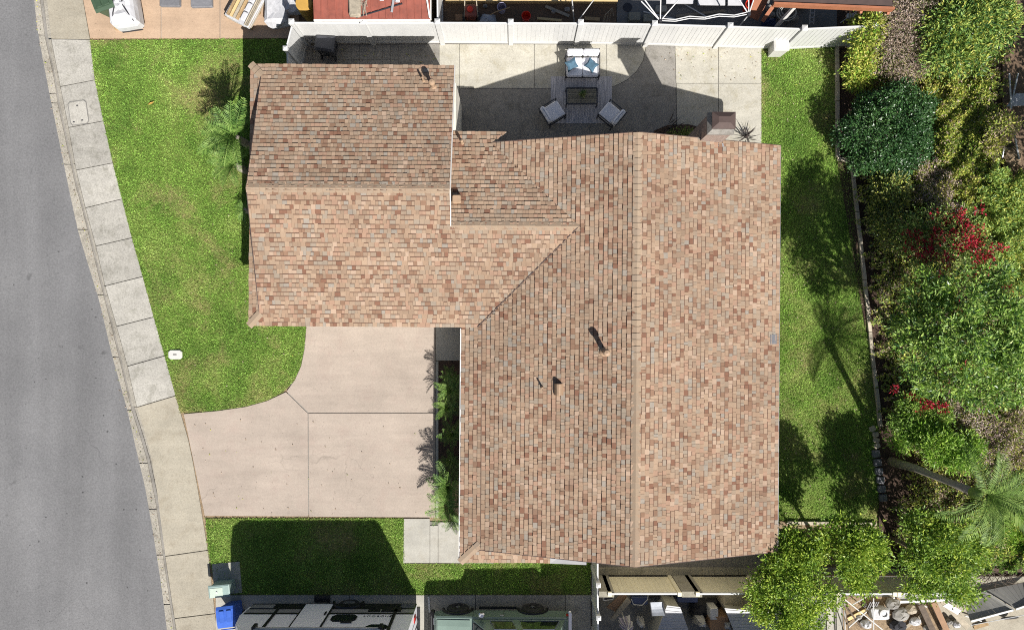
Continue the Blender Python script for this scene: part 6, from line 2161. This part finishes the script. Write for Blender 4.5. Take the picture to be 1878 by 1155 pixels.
sheetshed('grey ribbed shed roof beneath the sagging fabric chair', [(1222, 1107), (1246, 1110), (1272, 1180), (1197, 1180)], 1.3, 0)
sheetshed('grey ribbed shed roof half hidden by the lowest citrus tree', [(1327, 1112), (1420, 1120), (1460, 1185), (1358, 1185)], 1.3, 0)
lc = thing('fabric_chair', 'grey fabric chair resting on the shed roof edge', 'chair', (*W2(1205, 1116, 1.4), 1.4))
q = [Vector(W(a, b, 1.62)) for a, b in ((1192, 1104), (1215, 1103), (1221, 1128), (1196, 1129))]
mb = MB()
vs = []
for j in range(6):
    for i in range(4):
        p = q[0].lerp(q[1], i / 3).lerp(q[3].lerp(q[2], i / 3), j / 5)
        vs.append((p.x, p.y, p.z - .1 * math.sin(math.pi * j / 5)))
mb.add(vs, [(j * 4 + i, (j + 1) * 4 + i, (j + 1) * 4 + i + 1, j * 4 + i + 1) for j in range(5) for i in range(3)])
mb.build('seat', 'tarp_grey', lc)
for a, b in ((0, 3), (1, 2)):
    MB().tube([q[a], q[b]], .018, 6).build('rail', 'dark_metal', lc)
# closed parasol with purple and white cloth
c = W(1148, 1143, 1.2)
um = thing('closed_parasol', 'closed purple and white parasol beside the white fence', 'parasol', (c[0], c[1], .012))
MB().tube([(c[0], c[1], .012), (c[0], c[1], 1.75)], .025, 8).build('pole', 'white_metal', um)
for k in range(12):
    a = k * math.pi / 6 + R.uniform(-.1, .1)
    r1 = R.uniform(.2, .38)
    top_ = Vector((c[0], c[1], 1.72))
    b1 = Vector((c[0] + r1 * math.cos(a), c[1] + r1 * math.sin(a), R.uniform(.9, 1.15)))
    b2 = Vector((c[0] + r1 * .55 * math.cos(a + .3), c[1] + r1 * .55 * math.sin(a + .3), .95))
    b0 = Vector((c[0] + r1 * .55 * math.cos(a - .3), c[1] + r1 * .55 * math.sin(a - .3), .95))
    m1_ = top_.lerp(b1, .5) + Vector((.05 * math.cos(a), .05 * math.sin(a), .05))
    MB().add([top_, b0, b1, b2, m1_], [(0, 1, 4), (1, 2, 4), (2, 3, 4), (3, 0, 4)]).build('fold', 'purple_cloth' if k % 2 else 'bag_white', um)
MB().lathe([(.03, 1.73), (.04, 1.77), (.01, 1.82)], (c[0], c[1], 0), 8).build('finial', 'white_metal', um)
one('board', MB().slab([W(1119, 1134, .3), W(1124, 1138, .3), W(1157, 1102, .9), W(1150, 1094, .9)], (0, 0, .05)), 'weathered_wood', 'grey plank leaning by the closed parasol', 'board')
one('brown_sheet', MB().slab([W(1112, 1112, .3), W(1128, 1120, .3), W(1150, 1092, .8), W(1140, 1088, .8)], (0, 0, .04)), 'cardboard', 'brown sheet leaning behind the grey plank', 'board')
ch_ = thing('folding_chair', 'white tube folding chair by the fence corner', 'chair', (*W2(1116, 1096), .012))
q = [W(1107, 1100, .7), W(1109, 1088, .9), W(1127, 1087, .9), W(1124, 1098, .7)]
MB().tube(q + [q[0]], .018, 6).build('frame', 'white_metal', ch_)
MB().slab([q[0], q[1], q[2], q[3]], (0, 0, -.015)).build('seat', 'dark_cloth', ch_)
for i in (0, 3):
    MB().tube([q[i], (q[i][0], q[i][1] + .1, .012)], .015, 6).build('leg', 'white_metal', ch_)
for i, (x0, x1, y0, y1) in enumerate(((1158, 1188, 1094, 1108), (1242, 1280, 1090, 1104))):
    a, b = W(x0, y1, .6), W(x1, y0, .6)
    t = thing('blue_tote', ['dark blue lidded tote behind the cream fence', 'larger dark blue tote by the block pillar'][i], 'tote', ((a[0] + b[0]) / 2, (a[1] + b[1]) / 2, .012), group='blue totes behind the fence')
    MB().loft([[(a[0] + i_, a[1] + i_, z), (b[0] - i_, a[1] + i_, z), (b[0] - i_, b[1] - i_, z), (a[0] + i_, b[1] - i_, z)] for i_, z in ((.05, .012), (.015, .56))]).build('body', 'navy_panel', t)
    MB().cbox(a[0], a[1], .562, b[0], b[1], .62, .02).build('lid', 'navy_panel', t)
a = [W(1158, 1098, .75), W(1162, 1108, .7), W(1178, 1109, .7), W(1188, 1098, .72), W(1189, 1086, .75)]
one('wire_loop', MB().tube(a, .012, 5), 'white_metal', 'thin pale cable looped over the dark blue tote', 'cable')
for i, (px, py, w, d, h, m) in enumerate(((1320, 1143, .3, .25, .9, 'cardboard'), (1310, 1126, .14, .2, .9, 'bag_white'), (1345, 1100, .32, .28, 1.0, 'weathered_wood'), (1355, 1088, .3, .16, .9, 'dry_soil'))):
    c = W(px, py, h)
    one('carton', crumple(MB().cbox(c[0] - w, c[1] - d, .012, c[0] + w, c[1] + d, h, .03), .015), m, ['brown carton between the two grey sheds', 'white narrow carton behind the brown one', 'tan crate next to the lowest citrus tree', 'beige crate partly under cream fence edge'][i], 'carton', 'cartons between the sheds')
for i, (p, z, m) in enumerate((([(1276, 1152), (1302, 1154), (1296, 1134), (1280, 1136)], .8, 'bag_white'), ([(1326, 1158), (1348, 1156), (1342, 1138), (1328, 1140)], 1.0, 'tarp_grey'), ([(1170, 1150), (1185, 1155), (1184, 1138), (1172, 1136)], .6, 'bag_white'), ([(1190, 1098), (1240, 1098), (1240, 1088), (1195, 1088)], .3, 'dark_cloth'), ([(1265, 1130), (1325, 1140), (1322, 1100), (1270, 1098)], .35, 'dark_cloth'))):
    one('cloth_heap', drape([W2(a, b, z) for a, b in p], z + .1, z * .8), m, ['white cloth heap between the two sheds', 'pale blue grey cloth heap beside the brown carton', 'small white cloth by the first shed wall', 'black cloth heap along the cream fence foot', 'black cloth heap filling the gap between sheds'][i], 'cloth', 'cloth heaps behind the fence')

# ------------------------------------------------------------------ lower right corner
b_ = thing('plank_walk', 'white painted plank walkway beside the lowest citrus tree', 'boards', (*W2(1540, 1120), .012))
for k, (xa, xb) in enumerate(((1512, 1526), (1527, 1541))):
    MB().prism(pix([(xa + 2, 1092), (xb, 1092), (xb + 3, 1180), (xa + 5, 1180)]), .012, .05).build('plank', 'walk_concrete', b_)
structure('bare_soil', MB().prism(pix([(1546, 1092), (1700, 1096), (1740, 1180), (1546, 1180)]), -.05, .02), 'dry_soil')
structure('sandy_soil', MB().prism(pix([(1701, 1100), (1900, 1096), (1900, 1180), (1741, 1180)]), -.05, .016), 'apron_concrete')
jf = thing('collapsed_canopy', 'crossed white poles of a collapsed frame over bare soil', 'frame', (*W2(1600, 1120), .02))
for a, za_, b, zb_ in (((1549, 1098), .6, (1620, 1155), .5), ((1563, 1108), .9, (1592, 1092), 1.2), ((1602, 1096), 1.3, (1602, 1180), 1.0), ((1549, 1102), .4, (1550, 1180), .4), ((1545, 1092), .8, (1562, 1180), .3)):
    MB().tube([W(*a, za_), W(*b, zb_)], .02, 6).build('pole', 'white_metal' if za_ != .8 else 'dark_twig', jf)
c = W(1618, 1127, .4)
cr_ = thing('junk_motor', 'white painted machine part lying on the bare soil', 'machine', (c[0], c[1], .02))
crumple(MB().cbox(c[0] - .32, c[1] - .22, .02, c[0] + .3, c[1] + .2, .34, .06), .03).build('housing', 'wrap_white', cr_)
MB().lathe([(.16, .34), (.16, .4), (.1, .41), (.1, .36), (.02, .36)], (c[0] + .08, c[1] + .02, 0), 16).build('drum', 'bag_white', cr_)
for k in range(5):
    MB().bar((c[0] - .45 + k * .07, c[1] + .1, .2), (c[0] - .35 + k * .07, c[1] + .42, .3), .03).build('fin', 'dark_metal', cr_)
for i, (px, py, r, m) in enumerate(((1638, 1108, .26, 'stone_grey'), (1655, 1128, .3, 'stone_grey'), (1672, 1118, .22, 'weathered_wood'), (1648, 1148, .28, 'dark_cloth'), (1680, 1140, .2, 'bag_white'), (1590, 1145, .2, 'wrap_white'), (1755, 1145, .14, 'bag_white'), (1742, 1140, .12, 'stone_grey'))):
    c = W(px, py, .2)
    one('rubble_lump', MB().blob((c[0], c[1], .14), r, r * .8, .16, 9, 6, .16), m, ['grey rubble lump nearest the white rails', 'large grey rubble lump beside the machine part', 'brown rubble lump near the timber boards', 'black lump below the grey rubble',
                                                                                    'white lump nearest the timber boards', 'crumpled white lump left of the machine part', 'white round stone by the black grille', 'grey stone by the black grille'][i], 'rubble', 'rubble in the lower corner')
for i, (a, b, m) in enumerate((((1688, 1108), (1722, 1180), 'dark_twig'), ((1712, 1104), (1745, 1175), 'cardboard'), ((1728, 1100), (1775, 1150), 'weathered_wood'))):
    one('timber_board', MB().bar(W(*a, .5), W(*b, .35), .2, .05), m, ['dark timber board at the inner side of the pile', 'brown timber board in the middle of the pile', 'grey timber board beside the leaning panels'][i], 'board', 'timber boards in the lower corner')
gr = thing('vent_grille', 'small black slatted grille on the sandy soil', 'grille', (*W2(1730, 1142), .02))
for k in range(4):
    MB().bar(W(1720 + k, 1136 + k * 3, .1), W(1738 + k, 1141 + k * 3, .1), .03, .03).build('slat', 'dark_metal', gr)
# white rails under the citrus nearest the palm
rl = thing('guard_rail', 'white metal double rail in front of citrus nearest palm', 'rail', (*W2(1690, 1096), .012))
for (a, b) in (((1612, 1086), (1746, 1090)), ((1650, 1103), (1760, 1098))):
    MB().bar(W(*a, 1.5), W(*b, 1.5), .07, .07).build('rail', 'white_vinyl', rl)
MB().slab([W(1640, 1090, 1.47), W(1745, 1093, 1.47), W(1748, 1097, 1.47), W(1655, 1101, 1.47)], (0, 0, -.03)).build('shelf', 'grey_panel', rl)
for px in (1640, 1745):
    a = W(px, 1096, 1.45)
    MB().tube([a, (a[0], a[1], .012)], .03, 6).build('leg', 'white_vinyl', rl)
# leaning grey panels and their white edge
PNL = [[(1765, 1098), (1803, 1083), (1858, 1117), (1780, 1138)], [(1806, 1082), (1885, 1066), (1890, 1106), (1862, 1116)]]
for i, pq in enumerate(PNL):
    t = thing('leaning_fence', ['grey fence panel leaning outward nearest the timber boards', 'grey fence panel leaning outward at the frame edge'][i], 'panel', (*W2(pq[0][0], pq[0][1]), .02), group='leaning panels')
    q = [Vector(W(*pq[0], .42)), Vector(W(*pq[1], .42)), Vector(W(*pq[2], .8)), Vector(W(*pq[3], .8))]
    for k in range(8):
        f0, f1 = k / 8 + .003, (k + 1) / 8 - .003
        MB().slab([q[0].lerp(q[1], f0), q[0].lerp(q[1], f1), q[3].lerp(q[2], f1), q[3].lerp(q[2], f0)], (0, 0, -.03)).build('board', 'grey_panel', t)
    MB().bar(q[3] + Vector((0, 0, .02)), q[2] + Vector((0, 0, .02)), .06, .05).build('rail', 'white_vinyl', t)
    MB().bar(q[1] + Vector((0, 0, .03)), q[2] + Vector((0, 0, .03)), .06, .05).build('stile', 'grey_panel', t)
one('cut_plank', MB().slab([W(1728, 1110, .9), W(1738, 1104, .9), W(1762, 1118, .9), W(1755, 1126, .9)], (0, 0, .04)), 'white_vinyl', 'short white board with cut end by leaning panel', 'board')
# spare tyre and white post at the frame edge
c = W(1858, 1136, .5)
ty = thing('spare_tyre', 'black spare tyre standing in a white hoop at the corner', 'tyre', (c[0], c[1], .02))
mb = MB().lathe([(.12, -.08), (.2, -.1), (.26, -.07), (.26, .07), (.2, .1), (.12, .08)], (0, 0, 0), 22)
mb.v = [(x + c[0], y * .5 + c[1], y * .85 + .32 + z * .5) for x, y, z in mb.v]
mb.build('tyre', 'rubber', ty)
mb = MB().lathe([(.02, -.05), (.11, -.05), (.11, .06), (.02, .06)], (0, 0, 0), 16)
mb.v = [(x + c[0], y * .5 + c[1], y * .85 + .32 + z * .5) for x, y, z in mb.v]
mb.build('rim', 'dark_metal', ty)
one('taut_wire', MB().tube([W(1780, 1146, .8), W(1895, 1124, 1.0)], .012, 5), 'white_metal', 'thin pale wire stretched across the sandy soil', 'wire')
# pipes and blue board in the shaded strip
structure('boundary_strip', MB().prism(pix([(1838, -40), (2000, -40), (2000, 330), (1850, 330), (1838, 300)], 1.3), 1.1, 1.32), 'dirt')
for i, (a, b) in enumerate((((1851, 135), (1855, 200)), ((1867, 135), (1853, 200)), ((1859, 240), (1869, 292)), ((1842, 268), (1838, 290)))):
    one('pipe', MB().tube([W(*a, 1.75), W(*b, 1.6)], .028, 7), 'galv_metal', ['upright grey pipe at the upper end of the shaded strip', 'slanting grey pipe crossing beside the blue board', 'grey pipe lower down in the shaded strip', 'short pale pipe next to the olive shrub'][i], 'pipe', 'pipes in the shaded strip')
one('blue_sheet', MB().slab([W(1845, 196, 1.5), W(1880, 194, 1.5), W(1884, 172, 1.6), W(1862, 172, 1.6)], (0, 0, .04)), 'tarp_grey', 'blue grey board lying in the shaded strip', 'board')
c = W(1862, 285, 1.5)
one('straw_heap', (MB().blob((c[0], c[1], 1.4), .3, .35, .2, 10, 6, .2)), 'dry_soil', 'straw coloured dry heap at the shaded strip end', 'heap')
br_ = MB()
cb = W(1815, 1050, .3)
for _ in range(60):
    a = Vector(cb) + Vector((R.gauss(0, .45), R.gauss(0, .22), R.uniform(0, .2)))
    az = R.uniform(0, 6.28)
    br_.tube([a, a + Vector((.25 * math.cos(az), .25 * math.sin(az), .12)), a + Vector((.5 * math.cos(az + .5), .5 * math.sin(az + .5), .08))], [.014, .01, .005], 4)
one('brush_pile', br_, 'dark_twig', 'pile of dry grey branches above the leaning panels', 'brush')
structure('corner_slab', MB().prism(pix([(1760, 1052), (1910, 1052), (1910, 1098), (1755, 1100)]), -.05, .25), 'block_wall')

# unseen neighbour's house below the frame, added and sized to shade the sheds
nh = thing('unseen_house', 'unseen neighbouring house added below the frame to shade the grey sheds', 'house', (7.6, -15.5, .01))
MB().box(3.5, -18.6, .01, 11.2, -12.9, 4.7).build('wall', 'stucco', nh)
MB().loft([[(3.1, -19, 4.71), (11.6, -19, 4.71), (11.6, -12.6, 4.71), (3.1, -12.6, 4.71)], [(3.1, -19, 4.85), (11.6, -19, 4.85), (11.6, -12.6, 4.85), (3.1, -12.6, 4.85)],
           [(6.1, -16, 5.9), (8.7, -16, 5.9), (8.7, -15.6, 5.9), (6.1, -15.6, 5.9)]]).build('roof', 'roof_deck', nh)

ODD = [('plank', [(1555, 1135), (1600, 1112)], .12, 'lumber', 'yellow plank lying across the bare soil'), ('plank', [(1640, 1165), (1690, 1128)], .1, 'weathered_wood', 'grey plank lying beside the dark timber board'),
       ('plank', [(1786, 1150), (1812, 1142)], .14, 'pallet_wood', 'short brown plank on the sandy soil'), ('plank', [(1552, 1112), (1580, 1150)], .06, 'dark_twig', 'dark narrow plank under the collapsed canopy'),
       ('plank', [(1000, 12), (1044, 30)], .1, 'weathered_wood', 'grey plank on the dirt left of the canopy pole'), ('plank', [(1072, 34), (1100, 36)], .12, 'pallet_wood', 'short brown plank on the dirt by the fence'),
       ('plank', [(985, 34), (1030, 38)], .08, 'lumber', 'yellow plank along the fence behind the loveseat'), ('plank', [(1240, 30), (1330, 20)], .09, 'weathered_wood', 'grey plank under the long white truss')]
for nm, (p, q), w, m, lab in ODD:
    one(nm, MB().bar(W(*p, .06), W(*q, .09), w, .035), m, lab, 'plank', 'loose planks in the yards')
PVC = [[(1556, 1150), (1590, 1120)], [(1665, 1100), (1700, 1112)], [(1770, 1128), (1800, 1138)], [(1180, 22), (1240, 36)], [(1255, 8), (1300, 34)]]
for i, (p, q) in enumerate(PVC):
    one('white_pipe', MB().tube([W(*p, .12), W(*q, .1)], .025, 7), 'white_metal', ['white pipe lying on soil by the plank walkway', 'white pipe lying behind the rubble lumps', 'white pipe lying below the leaning panel', 'white pipe on the pad beside the blocks', 'white pipe on the pad below the truss'][i], 'pipe', 'loose white pipes')
for i, (px, py, r, m) in enumerate(((1575, 1130, .1, 'stone_grey'), (1585, 1108, .08, 'stone_grey'), (1700, 1150, .12, 'stone_grey'), (1805, 1125, .1, 'weathered_wood'), (1040, 18, .09, 'stone_grey'), (1015, 22, .07, 'stone_grey'), (890, 12, .08, 'stone_grey'))):
    c = W(px, py, .06)
    one('loose_stone', MB().blob((c[0], c[1], .07), r * 1.2, r, .08, 8, 5, .15), m, ['stone at the middle of the bare soil patch', 'smaller stone by the white rails', 'stone between timber boards and grille', 'brown stone under the leaning panels', 'stone on the dirt beside canopy pole',
        'smaller stone on the dirt left of canopy pole', 'stone on the dirt between machine and dark bucket'][i], 'stone', 'loose stones in the yards')
